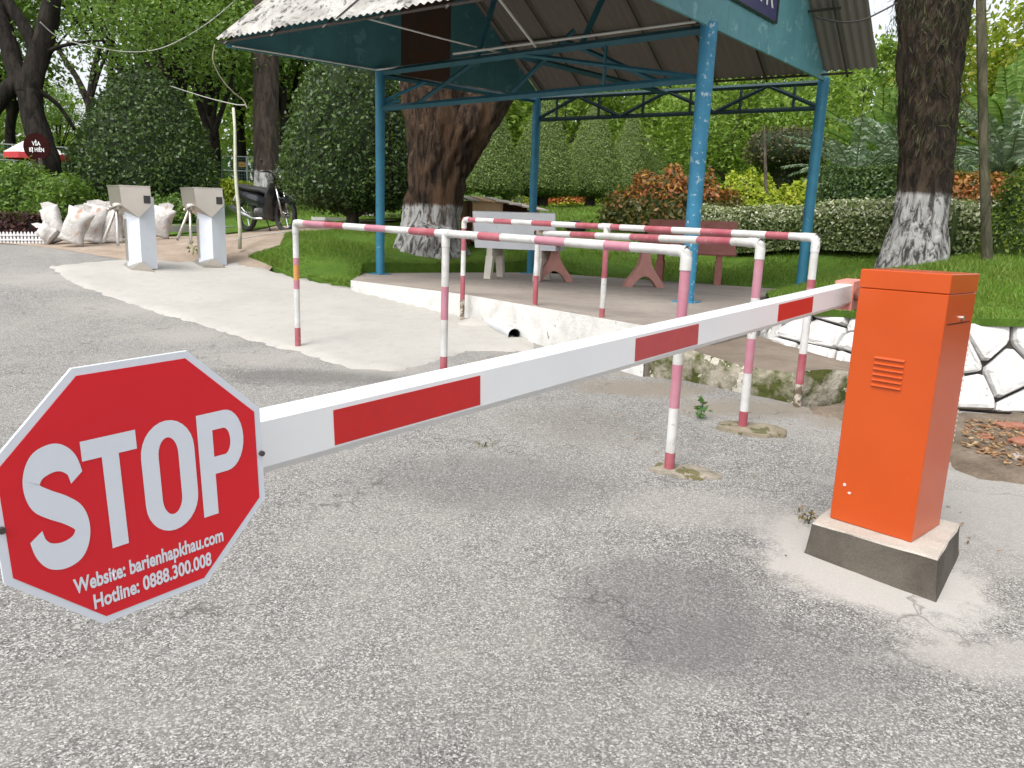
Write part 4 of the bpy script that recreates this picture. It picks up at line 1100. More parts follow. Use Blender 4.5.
# ================================================================== MOTORBIKE (front wheel to the right)
def motorbike(base, yaw, k):
    t = thing('motorbike', 'black step-through motorbike parked by the whitewashed palm trunk', 'motorbike', base)
    cy_, sn = math.cos(yaw), math.sin(yaw)
    def Q(x, y, z): x, y, z = x * k, y * k, z * k; return np.array([base[0] + x * cy_ - y * sn, base[1] + x * sn + y * cy_, base[2] + z])
    MBK = worn('black_gloss_paint', (.012, .013, .015), (.02, .022, .024), 4, rough=.18, spec=.6); TY = worn('tyre_rubber', (.02, .02, .02), (.035, .035, .033), 20, rough=.85)
    MCH = worn('exhaust_chrome', (.5, .5, .5), (.35, .35, .36), 8, rough=.25, metal=.9); MLENS = worn('headlight_glass', (.6, .62, .62), (.5, .52, .53), 8, rough=.1)
    for wx, nm in ((-.60, 'rear_wheel'), (.62, 'front_wheel')):
        mb = MB(); R = .27; mb.tube([Q(wx + R * math.cos(a), 0, .29 + R * math.sin(a)) for a in np.linspace(0, 2 * math.pi, 25)], .045 * k, 8, cap=False); w = mb.build(nm, TY, t, smooth=True)
        mb = MB(); mb.tube([Q(wx, -.06, .29), Q(wx, .06, .29)], .05 * k, 10)
        for a in np.linspace(0, 2 * math.pi, 6)[:-1]: mb.tube([Q(wx, 0, .29), Q(wx + .24 * math.cos(a), 0, .29 + .24 * math.sin(a))], .014 * k, 5)
        mb.build('rim', MCH, w)
    def loft(secs, nm, mat, par=t, n=12):
        mb = MB(); vs = []
        for x, z, w, h in secs:
            for i in range(n): a = 2 * math.pi * i / n; vs.append(Q(x, 1.3 * w * math.cos(a), z + 1.15 * h * math.sin(a)))
        mb.add(vs, [(j * n + i, j * n + (i + 1) % n, (j + 1) * n + (i + 1) % n, (j + 1) * n + i) for j in range(len(secs) - 1) for i in range(n)] + [tuple(range(n)), tuple(range((len(secs)) * n - 1, (len(secs) - 1) * n - 1, -1))]); return mb.build(nm, mat, par, smooth=True)
    loft([(-.88, .78, .03, .03), (-.7, .66, .10, .09), (-.4, .60, .13, .13), (-.1, .54, .12, .13), (.12, .46, .10, .1)], 'tail_fairing', MBK)
    loft([(-.82, .83, .05, .02), (-.6, .79, .12, .05), (-.3, .75, .13, .05), (.0, .73, .11, .05), (.12, .68, .06, .04)], 'seat', worn('black_vinyl', (.02, .02, .02), (.03, .03, .03), 30, rough=.6))
    loft([(.10, .36, .10, .10), (.25, .40, .16, .2), (.36, .58, .2, .24), (.42, .8, .17, .16), (.46, .95, .10, .06)], 'front_shield', MBK)
    hl = loft([(.38, 1.0, .05, .05), (.44, 1.0, .11, .10), (.52, .98, .09, .085), (.55, .97, .03, .03)], 'headlight_housing', MBK)
    mb = MB(); mb.ellipsoid(Q(.53, 0, .97), (.05 * k, .07 * k, .06 * k), 10, 7); mb.build('headlight', MLENS, hl, smooth=True)
    mb = MB(); mb.tube([Q(.38, -.34, 1.03), Q(.40, -.2, 1.04), Q(.42, 0, 1.0), Q(.40, .2, 1.04), Q(.38, .34, 1.03)], .016 * k, 8); hb = mb.build('handlebar', MBK, t, smooth=True)
    for s_ in (-1, 1):
        mb = MB(); mb.tube([Q(.40, s_ * .22, 1.04), Q(.36, s_ * .27, 1.2)], .007 * k, 6); mb.ellipsoid(Q(.36, s_ * .29, 1.22), (.015 * k, .055 * k, .035 * k), 10, 6); mb.build('mirror', MBK, hb, smooth=True)
        mb = MB(); mb.tube([Q(.42, s_ * .07, .85), Q(.62, s_ * .07, .29)], .022 * k, 8); mb.build('fork_leg', MCH, t, smooth=True)
    loft([(.40, .5, .05, .02), (.52, .58, .07, .03), (.68, .59, .07, .03), (.84, .5, .06, .02)], 'front_mudguard', MBK)
    loft([(-.2, .33, .09, .10), (.0, .33, .11, .12), (.18, .34, .08, .08)], 'engine', worn('engine_alloy', (.12, .12, .12), (.05, .05, .05), 14, rough=.45, metal=.6))
    mb = MB(); mb.tube([Q(.1, -.13, .22), Q(-.2, -.14, .22), Q(-.4, -.16, .28), Q(-.85, -.17, .42)], [.02 * k, .02 * k, .045 * k, .05 * k], 10); mb.build('exhaust', MCH, t, smooth=True)
    mb = MB(); mb.tube([Q(-.1, .05, .3), Q(-.15, .2, .0)], .012 * k, 6); mb.build('side_stand', MBK, t)
    loft([(-.98, .55, .04, .02), (-.86, .62, .06, .05), (-.78, .68, .06, .05)], 'tail_lamp', worn('tail_lamp_white', (.55, .5, .5), (.4, .3, .3), 20, rough=.2))
bb = U(266, 231, 14.3)
motorbike(bb, math.radians(-38), 1.03)

# ================================================================== BENCHES AND TABLE
M_WB = worn('white_terrazzo', (.70, .73, .77), (.62, .64, .68), 3, .4, .7, .5, bmp=.15, bscale=90, chips=((.36, .35, .33), .67, 30))
M_WL = worn('cream_terrazzo', (.60, .56, .49), (.48, .44, .38), 4, .4, .7, .7, bmp=.15)
M_PT = worn('pink_terrazzo', (.44, .21, .18), (.36, .17, .145), 8, .4, .7, .6, bmp=.2, bscale=80, chips=((.5, .3, .27), .63, 60))
M_RB = worn('red_brown_terrazzo', (.30, .11, .09), (.22, .08, .065), 8, .4, .7, .6, bmp=.2, bscale=80)
def bench(name, center, ax, length, mb_mat, leg_mat, label):
    """ax = plan direction along the bench; the seat side is to the left of ax"""
    t = thing(name, label, 'bench', center); ax = np.array(ax, float) / np.linalg.norm(ax); ay = np.array([-ax[1], ax[0]])
    def Q(x, y, z): q = np.array(center[:2]) + ax * x + ay * y; return np.array([q[0], q[1], center[2] + z])
    Lh = length / 2
    mb = MB(); mb.prism([Q(-Lh, -.02, .40), Q(-Lh, .40, .40), Q(-Lh, .41, .42), Q(-Lh, .40, .45), Q(-Lh, -.02, .45)], Q(Lh, 0, 0) - Q(-Lh, 0, 0)); mb.build('seat', mb_mat, t)
    mb = MB(); mb.prism([Q(-Lh, -.02, .44), Q(-Lh, -.07, .40), Q(-Lh, -.19, .87), Q(-Lh, -.14, .88)], Q(Lh, 0, 0) - Q(-Lh, 0, 0)); mb.build('backrest', mb_mat, t)
    for sx in (-1, 1):
        x0 = sx * (Lh - .22)
        br = MB(); br.prism([Q(x0 - .04, -.10, .30), Q(x0 - .04, .38, .30), Q(x0 - .04, .38, .40), Q(x0 - .04, -.10, .40)], Q(x0 + .04, 0, 0) - Q(x0 - .04, 0, 0)); br.build('leg_bracket', leg_mat, t)
        for (y0, y1) in ((-.10, -.18), (.28, .36)):
            mb = MB(); w = .05; q0 = [Q(x0 - .05, y0, .30), Q(x0 + .05, y0, .30), Q(x0 + .05, y0 + .10, .30), Q(x0 - .05, y0 + .10, .30)]; q1 = [Q(x0 - .045, y1, 0), Q(x0 + .045, y1, 0), Q(x0 + .045, y1 + .09, 0), Q(x0 - .045, y1 + .09, 0)]
            mb.add(q0 + q1, [(0, 1, 2, 3), (7, 6, 5, 4)] + [(i, 4 + i, 4 + (i + 1) % 4, (i + 1) % 4) for i in range(4)]); mb.build('leg', leg_mat, t)
    return t
wb = ATZ(515, 280, S); bench('garden_bench', (wb[0], wb[1] + .1, S), (.95, -.30), 1.12, M_WB, M_WL, 'white stone bench on the shelter floor with its back to the rails')
rb = ATZ(690, 283, S); bench('garden_bench', (rb[0] + .02, rb[1] + .22, S), (-.97, .24), 1.25, M_RB, M_RB, 'red brown stone bench at the grass edge of the shelter floor')
# table
p1, p2 = ATZ(553, 281, S), ATZ(643, 287, S)
tc_ = (p1 + p2) / 2; tax = (p2 - p1)[:2] / np.linalg.norm((p2 - p1)[:2]); tay = np.array([-tax[1], tax[0]])
tb = thing('garden_table', 'pink stone table with two curved pedestal legs under the shelter', 'table', (tc_[0], tc_[1], S))
TL = np.linalg.norm(p2 - p1)
mb = MB(); mb.box((tc_[0], tc_[1], S + .635), (TL + .35, .62, .05), tax, bev=.012); mb.build('table_top', M_PT, tb)
for sgn_ in (-1, 1):
    c2 = tc_[:2] + tax * sgn_ * TL / 2; mb = MB()
    half = [(.07, .61), (.055, .5), (.05, .38), (.07, .28), (.13, .17), (.20, .07), (.23, 0), (.14, 0), (.10, .07), (.05, .12), (0, .14)]
    outl = [(x, z) for x, z in half] + [(-x, z) for x, z in half[::-1][1:]]
    pd = tay * .55 + tax * .835; pn = np.array([pd[1], -pd[0]])
    P0 = [np.array([*(c2 + pd * x * 1.15 - pn * .06), S + z]) for x, z in outl]
    # split in two convex-ish halves
    mb.prism(P0, (pn[0] * .12, pn[1] * .12, 0)); mb.build('pedestal', M_PT, tb)
hc = np.array([*(tc_[:2] + tax * -.08 + tay * .1), S + .66]); hc = U(576, 226, np.linalg.norm(tc_[:2]) * .99); hc[2] = S + .66
hm = thing('helmet', 'black open helmet lying on the pink table', 'helmet', hc)
mb = MB(); mb.lathe([(.125, 0.005), (.135, .04), (.125, .09), (.09, .125), (.04, .14), (.001, .143)], hc, 16); mb.build('shell', M_BLACK, hm, smooth=True)
mb = MB(); mb.tube([hc + np.array([.10 + .0, -.05, .03]), hc + np.array([.17, -.05, .022]), hc + np.array([.19, -.03, .018])], [.05, .05, .02], 8, flat=.15); mb.build('peak', M_BLACK, hm, smooth=True)

# ================================================================== WOODEN HUTCH
M_WOOD = worn('raw_planks', (.52, .34, .2), (.42, .27, .15), 6, rough=.8); M_WOODD = worn('dark_plank', (.12, .055, .03), (.09, .045, .03), 6, rough=.8); M_WOODG = worn('grey_plank', (.42, .38, .32), (.34, .3, .25), 5, rough=.85)
kb = U(502, 247, 12.9); kz = float(T_high(kb[0], kb[1]))
kt = thing('wooden_hutch', 'rough wooden hutch with slatted lid behind the white bench', 'wooden box', (kb[0], kb[1], kz))
kax = np.array([.96, .28]); kay = np.array([-.28, .96])
def KQ(x, y, z): q = kb[:2] + kax * x + kay * y; return np.array([q[0], q[1], kz + z])
kh = .62 + max(0, 1.12 - kz) * .55
def kbox(nm, x0, x1, y0, y1, z0, z1, mat):
    mb = MB(); mb.prism([KQ(x0, y0, z0), KQ(x1, y0, z0), KQ(x1, y1, z0), KQ(x0, y1, z0)], (0, 0, z1 - z0)); return mb.build(nm, mat, kt)
kbox('side_panel', -.65, -.62, -.3, .4, 0, kh - .06, M_WOODD); kbox('side_panel', -.12, -.09, -.3, .4, 0, kh - .05, M_WOOD); kbox('side_panel', .52, .55, -.3, .4, 0, kh - .16, M_WOOD)
kbox('back_panel', -.65, .55, .4, .43, 0, kh - .06, M_WOODD); kbox('front_panel', -.61, -.13, -.32, -.3, .05, kh - .06, M_WOOD); kbox('floor_panel', -.62, .55, -.3, .4, .1, .13, M_WOODD)
for i in range(6):
    x0 = -.72 + i * .235; mb = MB(); z = kh - .02 - max(0, i - 2) * .035
    mb.prism([KQ(x0, -.42, z - .05), KQ(x0 + .22, -.42, z - .06), KQ(x0 + .22, .48, z + .03), KQ(x0, .48, z + .04)], (0, 0, .022)); mb.build('lid_plank', M_WOODG if i != 1 else M_WOOD, kt)

# ================================================================== SMALL THINGS
M_BAMB = worn('pale_bamboo', (.50, .50, .40), (.38, .38, .28), 9)
p0 = U(240, 246, 10.6); p1 = U(233, 108, 10.6)
o = MB().tube([p0 + (p1 - p0) * t + np.array([.012 * math.sin(9 * t), 0, 0]) for t in np.linspace(-.02, 1, 8)], [.028 - .008 * t for t in np.linspace(0, 1, 8)], 8).build('thin_pole', M_BAMB, smooth=True)
tag(o, 'thin pale bamboo pole standing in the lawn by the turnstile', 'pole')
M_PVC = worn('grey_pvc', (.50, .52, .53), (.40, .41, .41), 5, rough=.4)
pa, pb = G(489, 326), G(514, 340)
dv = (pb - pa) / np.linalg.norm(pb - pa)
pt_ = thing('drain_pipe', 'short grey plastic drain pipe lying against the white kerb', 'pipe', pa)
mb = MB(); mb.tube([pa + np.array([0, 0, .04]), pb + np.array([0, 0, .045])], .055, 18, cap=False); mb.build('outer_wall', M_PVC, pt_, smooth=True)
mb = MB(); mb.tube([pb + np.array([0, 0, .045]), pa + np.array([0, 0, .04])], .050, 18, cap=False); mb.build('bore', M_BLACK, pt_, smooth=True)
mb = MB(); mb.tube([pb + np.array([0, 0, .045]) - dv * .05, pb + np.array([0, 0, .045]) + dv * .004], .060, 18, cap=False); mb.build('socket_rim', M_PVC, pt_, smooth=True)
# cement mound over the buried end
mb = MB(); mb.ellipsoid(pa + np.array([-.08, .02, -.02]), (.28, .2, .09), 16, 8, jit=.06); o = mb.build('cement_mound', M_PAD, smooth=True); tag(o, 'smooth grey cement mound over the drain pipe end', 'cement mound')
# cables
M_BARKB_ROPE = worn('frayed_rope', (.28, .25, .19), (.18, .16, .12), 20)
M_CAB = worn('pale_cable', (.42, .42, .38), (.32, .32, .28), 4); M_CABD = worn('dark_cable', (.05, .05, .05), (.08, .08, .07), 4)
def cable(pts, r, mat, label, n=10):
    P = smoothp(pts, n); o = MB().tube(P, r, 5).build('cable', mat, smooth=True); tag(o, label, 'cable')
cable([U(238, -2, 16), U(205, 25, 15.6), U(165, 47, 15.3), U(130, 52, 15), U(95, 47, 14.6), U(60, 38, 14.3), U(40, 22, 14)], .011, M_CAB, 'sagging pale cable strung from the dark tree into the branches')
cable([U(170, 86, 15.5), U(205, 97, 13), U(233, 104, 11), U(245, 105, 10.5)], .008, M_CAB, 'pale cable ending at the top of the bamboo pole')
cable([L0.tolist() + [ZT], U(213, 60, 8.6), U(221, 78, 8.7), U(233, 92, 8.8), U(243, 100, 8.9), U(247, 108, 8.9)], .008, M_BARKB_ROPE, 'frayed rope hanging from the shelter roof corner')
cable([U(816, 17, 8.3), U(840, 22, 8.3), U(862, 20, 8.3), U(880, 12, 8.4), U(897, 3, 8.5)], .010, M_CABD, 'dark cable from the shelter roof to the creeper-covered trunk')
cable([U(235, 240, 10.5), U(262, 235, 11.5), U(295, 231, 12.6)], .008, M_WPIPE, 'white string stretched along the lawn edge by the motorbike')
# red rubble and stones at the right
M_BRICK = worn('broken_brick', (.26, .09, .05), (.33, .17, .12), 12, rough=.9, bmp=.6); M_RUB = worn('rubble_stone', (.36, .33, .30), (.25, .22, .2), 9, rough=.95, bmp=.8, bscale=30, bd=.01)
RUBN = {'n': 0}
def lump(name, px, py, size, mat, label, cat, group=None, flat=.6):
    p = G(px, py); mb = MB(); nu, nv = 9, 6; vs = []; sd_ = random.uniform(0, 9)
    mb.ellipsoid((0, 0, 0), (size, size * random.uniform(.6, .9), size * flat), nu, nv, jit=.12)
    a = random.uniform(0, 6); ca_, sa_ = math.cos(a), math.sin(a)
    mb.v = [(p[0] + x * ca_ - y * sa_ + random.uniform(-.1, .1) * size, p[1] + x * sa_ + y * ca_ + random.uniform(-.1, .1) * size, p[2] + z + size * flat * .55) for x, y, z in mb.v]
    o = mb.build(name, mat); return tag(o, label, cat, group)
def brick(px, py, sz, rz, mat, label):
    p = G(px, py); mb = MB(); mb.box((p[0], p[1], p[2] + sz[2] / 2 - .005), sz, (math.cos(rz), math.sin(rz)), bev=.006); tag(mb.build('broken_brick', mat), label, 'brick', 'rubble below the stone wall')
brick(1010, 431, (.17, .10, .05), .1, M_BRICK, 'half red brick lying below the white stone wall'); brick(985, 441, (.11, .08, .04), 1.0, M_BRICK, 'small red brick piece between leaves below the wall'); brick(1020, 447, (.14, .09, .05), .6, M_BRICK, 'red brick piece with pale mortar below the wall')
lump('rubble_stone', 1015, 462, .05, M_RUB, 'grey lump of broken concrete near the bricks', 'stone'); 
lump('rubble_stone', 868, 420, .045, M_STONE, 'small white stone beside the cabinet', 'stone')
# soil band under the stone wall
soil_px = [(945, 470), (975, 480), (1060, 492), (1100, 470), (1100, 425), (1015, 414), (950, 414), (850, 400), (800, 412), (850, 425), (930, 440)]
o = sheet('soil_strip', [G(*p)[:2] for p in soil_px], T_low, .022, M_SOIL, .1, jitter=.02, edge=-.02); struct(o)
def litter(name, label, px_poly, n, size, stops, f, up_=.01):
    poly = [G(*p)[:2] for p in px_poly]; x0, x1 = min(p[0] for p in poly), max(p[0] for p in poly); y0, y1 = min(p[1] for p in poly), max(p[1] for p in poly)
    q = np.column_stack([RNG.uniform(x0, x1, n * 4), RNG.uniform(y0, y1, n * 4)]); q = q[inside(q, poly)][:n]
    pos = np.column_stack([q, f(q[:, 0], q[:, 1]) + up_ + RNG.uniform(0, .012, len(q))]); nr = rand_dirs(len(q)) * .35 + np.array([0, 0, 1])
    V, F = leaf_arrays(pos, nr, size, .55, .3); o = np_mesh(name, V, F, leaf_mat(name + '_m', stops, .1, .8)); o['kind'] = 'stuff'; o['label'] = label; o['category'] = 'leaf litter'
br_st = [(0, (.10, .05, .025)), (.4, (.22, .11, .05)), (.8, (.34, .2, .1)), (1, (.42, .34, .2))]
litter('fallen_leaves', 'dry brown leaves and grit heaped below the stone wall', [(965, 425), (1090, 430), (1090, 475), (1000, 470), (960, 452)], 700, .035, br_st, T_low, .03)
litter('scattered_litter', 'bits of dry leaf and twig scattered on the road', [(640, 400), (850, 420), (960, 470), (1020, 560), (820, 520), (560, 430)], 90, .018, br_st, T_low, .004)
litter('road_grit', 'loose grit and twigs on the asphalt', [(0, 330), (560, 360), (1000, 600), (1000, 740), (0, 740)], 160, .012, [(0, (.05, .045, .04)), (.6, (.14, .12, .1)), (1, (.4, .38, .34))], T_low, .003)
# weeds
def weed(px, py, n, h, stops, label, name='weed', sp=.05):
    p = G(px, py); pos = p + np.column_stack([RNG.normal(0, sp, n), RNG.normal(0, sp, n), RNG.uniform(.01, h, n)]); V, F = leaf_arrays(pos, rand_dirs(n) + np.array([0, 0, .6]), h * .45, .35, .2)
    t = thing(name, label, 'weed', p); np_mesh('leaves', V, F, leaf_mat(name + '_leaf_%d' % px, stops, .3), t)
    MB().tube([p, p + np.array([.01, 0, h * .9])], .003, 5).build('stem', MATS.get('dark_steel_paint'), t)
weed(700, 419, 22, .12, [(0, (.05, .12, .03)), (1, (.10, .2, .06))], 'small green weed sprouting beside the mossy ledge', sp=.025)
weed(808, 524, 40, .05, [(0, (.12, .07, .02)), (1, (.25, .17, .06))], 'dry brown weed tuft at the plinth corner', sp=.03)
weed(484, 448, 40, .035, [(0, (.12, .1, .04)), (1, (.22, .18, .08))], 'tiny dry grass tuft on the road under the arm', sp=.03)
weed(205, 254, 70, .16, [(0, (.07, .13, .02)), (1, (.14, .22, .04))], 'clump of green weeds beside the turnstile', sp=.1)
#STAGE4
# ================================================================== VEGETATION
LEAFDK = [(0, (0.024, 0.049, 0.015)), (.5, (0.046, 0.086, 0.024)), (.9, (0.081, 0.142, 0.035)), (1, (0.135, 0.203, 0.061))]
LEAFMD = [(0, (0.058, 0.117, 0.021)), (.5, (0.104, 0.189, 0.033)), (.9, (0.169, 0.273, 0.052)), (1, (0.234, 0.325, 0.078))]
LEAFBR = [(0, (0.115, 0.207, 0.023)), (.5, (0.196, 0.310, 0.040)), (.9, (0.287, 0.414, 0.069)), (1, (0.391, 0.483, 0.115))]
LEAFYL = [(0, (.20, .29, .012)), (.5, (.32, .40, .02)), (.9, (.42, .46, .04)), (1, (.5, .5, .1))]
M_LDK = leaf_mat('leaf_dark', LEAFDK, .2, .45); M_LMD = leaf_mat('leaf_mid', LEAFMD, .32, .5); M_LBR = leaf_mat('leaf_bright', LEAFBR, .42, .5, (.35, (.06, .12, .02), .4)); M_LYL = leaf_mat('leaf_yellow_green', LEAFYL, .4, .5)
M_BARK = m_bark('dark_bark', (.009, .0075, .006), (.032, .026, .02)); M_BARKB = m_bark('brown_bark', (.05, .032, .02), (.16, .105, .065))
M_BARKG = m_bark('grey_bark', (.06, .05, .04), (.15, .13, .10))
def gz(x, y): return float(T_high(x, y))
def ground_pt(px, py, d, f=T_high):
    p = U(px, py, d); p[2] = float(f(p[0], p[1])); return p

def trunk_mesh(name, mat, parent, paths, n=12, bumps=.06, fine=0.0):
    mb = MB()
    for pts, rad in paths:
        pts = smoothp(pts, 16 if fine else 5); rr = np.interp(np.linspace(0, 1, len(pts)), np.linspace(0, 1, len(rad)), rad)
        o = len(mb.v); mb.tube(pts, list(rr), n)
        for i in range(o, len(mb.v)):
            x, y, z = mb.v[i]; c = pts[(i - o) // n if (i - o) // n < len(pts) else -1]; th_ = math.atan2(y - c[1], x - c[0]); k = 1 + fine * (abs(math.sin(6 * th_ + 1.3 * math.sin(2.1 * z) + .8 * math.sin(5 * z + th_))) - .5) + fine * .6 * math.sin(15 * th_ + 3 * math.sin(4 * z)) * math.sin(7 * z + 3 * th_) + bumps * math.sin(9 * z + 4 * math.atan2(y - c[1], x - c[0])) + bumps * .8 * math.sin(3.3 * z - 3 * math.atan2(y - c[1], x - c[0]) + 1)
            mb.v[i] = (c[0] + (x - c[0]) * k, c[1] + (y - c[1]) * k, z)
    return mb.build(name, mat, parent, smooth=True)

def surf_shrub(name, label, cat, base, prof, n, leaf, mat, core_mat, group=None, trunk=None, rough=.05, stem_mat=None, parent_scale=None, seed=0, lump_=.05):
    """clipped shrub: a revolved profile [(r, z)...] covered with leaves over a leafy core"""
    rng = np.random.default_rng(seed + 100)
    t = thing(name, label, cat, base, group); b = np.array(base)
    pr = np.array(prof); seglen = np.hypot(np.diff(pr[:, 0]), np.diff(pr[:, 1])); area = seglen * (pr[:-1, 0] + pr[1:, 0]) / 2 + 1e-6
    idx = rng.choice(len(area), n, p=area / area.sum()); u_ = rng.random(n); r = pr[idx, 0] + (pr[idx + 1, 0] - pr[idx, 0]) * u_; z = pr[idx, 1] + (pr[idx + 1, 1] - pr[idx, 1]) * u_
    a = rng.random(n) * 2 * math.pi
    nx = (pr[idx + 1, 1] - pr[idx, 1]); nz = -(pr[idx + 1, 0] - pr[idx, 0]); nl = np.hypot(nx, nz); nx, nz = nx / nl, nz / nl
    lum = 1 + lump_ * np.sin(3 * a + 2.1 * z + seed) + lump_ * .7 * np.sin(7 * a - 5 * z) + rng.normal(0, rough, n)
    nr = np.column_stack([nx * np.cos(a), nx * np.sin(a), nz])
    pos = np.column_stack([r * lum * np.cos(a), r * lum * np.sin(a), z + rng.normal(0, rough, n)]) + nr * rng.normal(0, .02, (n, 1)) + b
    V, F = leaf_arrays(pos, nr * .8 + rand_dirs(n, rng), leaf, .55, .25, rng)
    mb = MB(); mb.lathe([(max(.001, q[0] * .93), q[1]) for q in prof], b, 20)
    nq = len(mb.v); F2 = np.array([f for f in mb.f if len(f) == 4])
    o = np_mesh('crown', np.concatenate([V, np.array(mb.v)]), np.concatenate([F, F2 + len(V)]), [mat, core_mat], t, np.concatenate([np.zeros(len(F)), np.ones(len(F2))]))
    if trunk:
        r0, h = trunk; trunk_mesh('trunk', stem_mat or M_BARKG, t, [([b + np.array([0, 0, -.1]), b + np.array([.02, 0, h * .5]), b + np.array([0, .02, h + .2])], [r0 * 1.3, r0, r0 * .9])], 10)
        if h > .2:
            trunk_mesh('branch', stem_mat or M_BARKG, t, [([b + np.array([0, 0, h * .4]), b + np.array([s_ * .25, .05, h * .8]), b + np.array([s_ * .45, .1, h + .25])], [r0 * .6, r0 * .45, r0 * .3]) for s_ in (-1, 1)], 7)
    return t
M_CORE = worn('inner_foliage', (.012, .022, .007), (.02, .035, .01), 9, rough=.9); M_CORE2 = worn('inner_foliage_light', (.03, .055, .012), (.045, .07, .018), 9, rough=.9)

# big dark clipped shrub on the left, and the one by the blue column
b = ground_pt(150, 206, 16.5)
surf_shrub('clipped_shrub', 'large dark egg-shaped clipped shrub behind the turnstiles', 'shrub', b, [(.7, .02), (1.25, .12), (1.42, .55), (1.36, 1.1), (1.16, 1.7), (.88, 2.25), (.58, 2.65), (.28, 2.88), (.001, 2.95)], 16000, .085, M_LDK, M_CORE, trunk=(.12, .1), seed=1, rough=.045)
b = ground_pt(352, 224, 13.8)
surf_shrub('clipped_shrub', 'dark clipped shrub on a short forked stem beside the blue column', 'shrub', b, [(.3, .28), (.9, .36), (1.14, .6), (1.13, 1.1), (1.05, 1.7), (.86, 2.3), (.58, 2.75), (.25, 2.98), (.001, 3.02)], 15000, .075, M_LDK, M_CORE, trunk=(.11, .35), seed=2, rough=.05)
# row of clipped cones
conep = [(.25, .36), (.74, .40), (.88, .52), (.86, .75), (.72, 1.2), (.54, 1.7), (.34, 2.2), (.15, 2.6), (.001, 2.78)]
M_LCN = leaf_mat('leaf_cone', [(0, (.13, .19, .055)), (.5, (.17, .24, .07)), (.9, (.22, .30, .09)), (1, (.28, .36, .12))], .35, .6)
b0 = ground_pt(486, 208, 18.5)
CG = 'clipped cone trees in a row'
cone0 = surf_shrub('clipped_cone_tree', 'clipped cone tree seen right beside the big brown trunk', 'tree', b0, conep, 19000, .052, M_LCN, worn('cone_inner_leaf', (.07, .10, .03), (.05, .08, .024), 14, rough=.9), CG, trunk=(.14, .5), seed=3, rough=.035, lump_=.03)
cones = [(541, 207, 19.5, 1.02, 'clipped cone tree seen behind the thin rear blue column'), (590, 209, 21.5, 1.0, 'clipped cone tree standing over the orange flower bed'), (627, 205, 25, 1.0, 'clipped cone tree behind the red shrub, its lower left side hidden'),
         (645, 200, 30, .95, 'clipped cone tree half hidden deep in the row above the red shrub'), (664, 200, 34, .98, 'clipped cone tree just left of the chipped blue column'), (686, 198, 38, .95, 'farthest clipped cone tree, beside the chipped blue column')]
for i, (px, py, d, k, lb) in enumerate(cones):
    copy_tree(cone0, ground_pt(px, py, d), i * 1.1 + .4, (k, k, k * (1 + .04 * (i % 3))), lb)

# box hedges
def hedge(name, label, path, w, h, n, leaf, mat, core_mat, f=T_high, wob=.05, mat2=None, frac=.0, cat='hedge', taper=.9, seed=0):
    rng = np.random.default_rng(seed + 300)
    path = np.array([p[:2] for p in path], float); sl_ = np.linalg.norm(np.diff(path, axis=0), axis=1); cm = np.concatenate([[0], np.cumsum(sl_)])
    t = thing(name, label, cat, (*path[0], float(f(*path[0]))))
    s_ = rng.random(n) * cm[-1]; i = np.clip(np.searchsorted(cm, s_, 'right') - 1, 0, len(sl_) - 1); u_ = (s_ - cm[i]) / sl_[i]
    c = path[i] + (path[i + 1] - path[i]) * u_[:, None]; d = (path[i + 1] - path[i]) / sl_[i][:, None]; nn = np.column_stack([-d[:, 1], d[:, 0]])
    per = rng.random(n) * (2 * h + w); hh = h * (1 + wob * np.sin(s_ * 2.3) + wob * .6 * np.sin(s_ * 5.1 + 1))
    # across the profile: up one side, over the top, down the other
    y = np.where(per < h, -w / 2, np.where(per < h + w, per - h - w / 2, w / 2)); z = np.where(per < h, per / h, np.where(per < h + w, 1.0, (2 * h + w - per) / h))
    rnd = np.clip((z - .75) / .25, 0, 1) * np.clip((np.abs(y) - w * .3) / (w * .2), 0, 1)
    y = y * (1 - .14 * rnd) + rng.normal(0, .03, n); zz = z * hh * (1 - .06 * rnd) + rng.normal(0, .03, n)
    # round off the ends
    endd = np.minimum(s_, cm[-1] - s_); y *= np.clip(endd / .12, .5, 1)
    P = c + nn * y[:, None]; base = f(c[:, 0], c[:, 1]); pos = np.column_stack([P, base + np.clip(zz, .02, 9)])
    nr = np.column_stack([nn * np.sign(y)[:, None] * (z < .97)[:, None], (z >= .97).astype(float)]) + rand_dirs(n, rng) * .8
    V, F = leaf_arrays(pos, nr, leaf, .55, .25, rng)
    mb = MB()
    for k in range(len(sl_)):
        m_ = max(1, int(sl_[k] / .5))
        for j in range(m_):
            a, b_ = path[k] + (path[k + 1] - path[k]) * j / m_, path[k] + (path[k + 1] - path[k]) * (j + 1) / m_
            d_ = (b_ - a) / np.linalg.norm(b_ - a); q = np.array([-d_[1], d_[0]]) * w * .41
            if k == 0 and j == 0: a = a + d_ * .06
            if k == len(sl_) - 1 and j == m_ - 1: b_ = b_ - d_ * .06
            za, zb = float(f(*a)), float(f(*b_)); hk = h * .86
            mb.add([(*(a - q), za), (*(a + q), za), (*(b_ + q), zb), (*(b_ - q), zb), (*(a - q * .95), za + hk), (*(a + q * .95), za + hk), (*(b_ + q * .95), zb + hk), (*(b_ - q * .95), zb + hk)], [(0, 4, 7, 3), (1, 2, 6, 5), (4, 5, 6, 7), (0, 1, 5, 4), (3, 7, 6, 2)])
    F2 = np.array(mb.f); mi = np.zeros(len(F))
    mats = [mat, core_mat]
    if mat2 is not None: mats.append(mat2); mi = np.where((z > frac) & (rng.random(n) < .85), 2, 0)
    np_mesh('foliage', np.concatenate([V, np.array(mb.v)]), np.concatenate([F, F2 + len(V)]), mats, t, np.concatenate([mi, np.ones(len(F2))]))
    return t
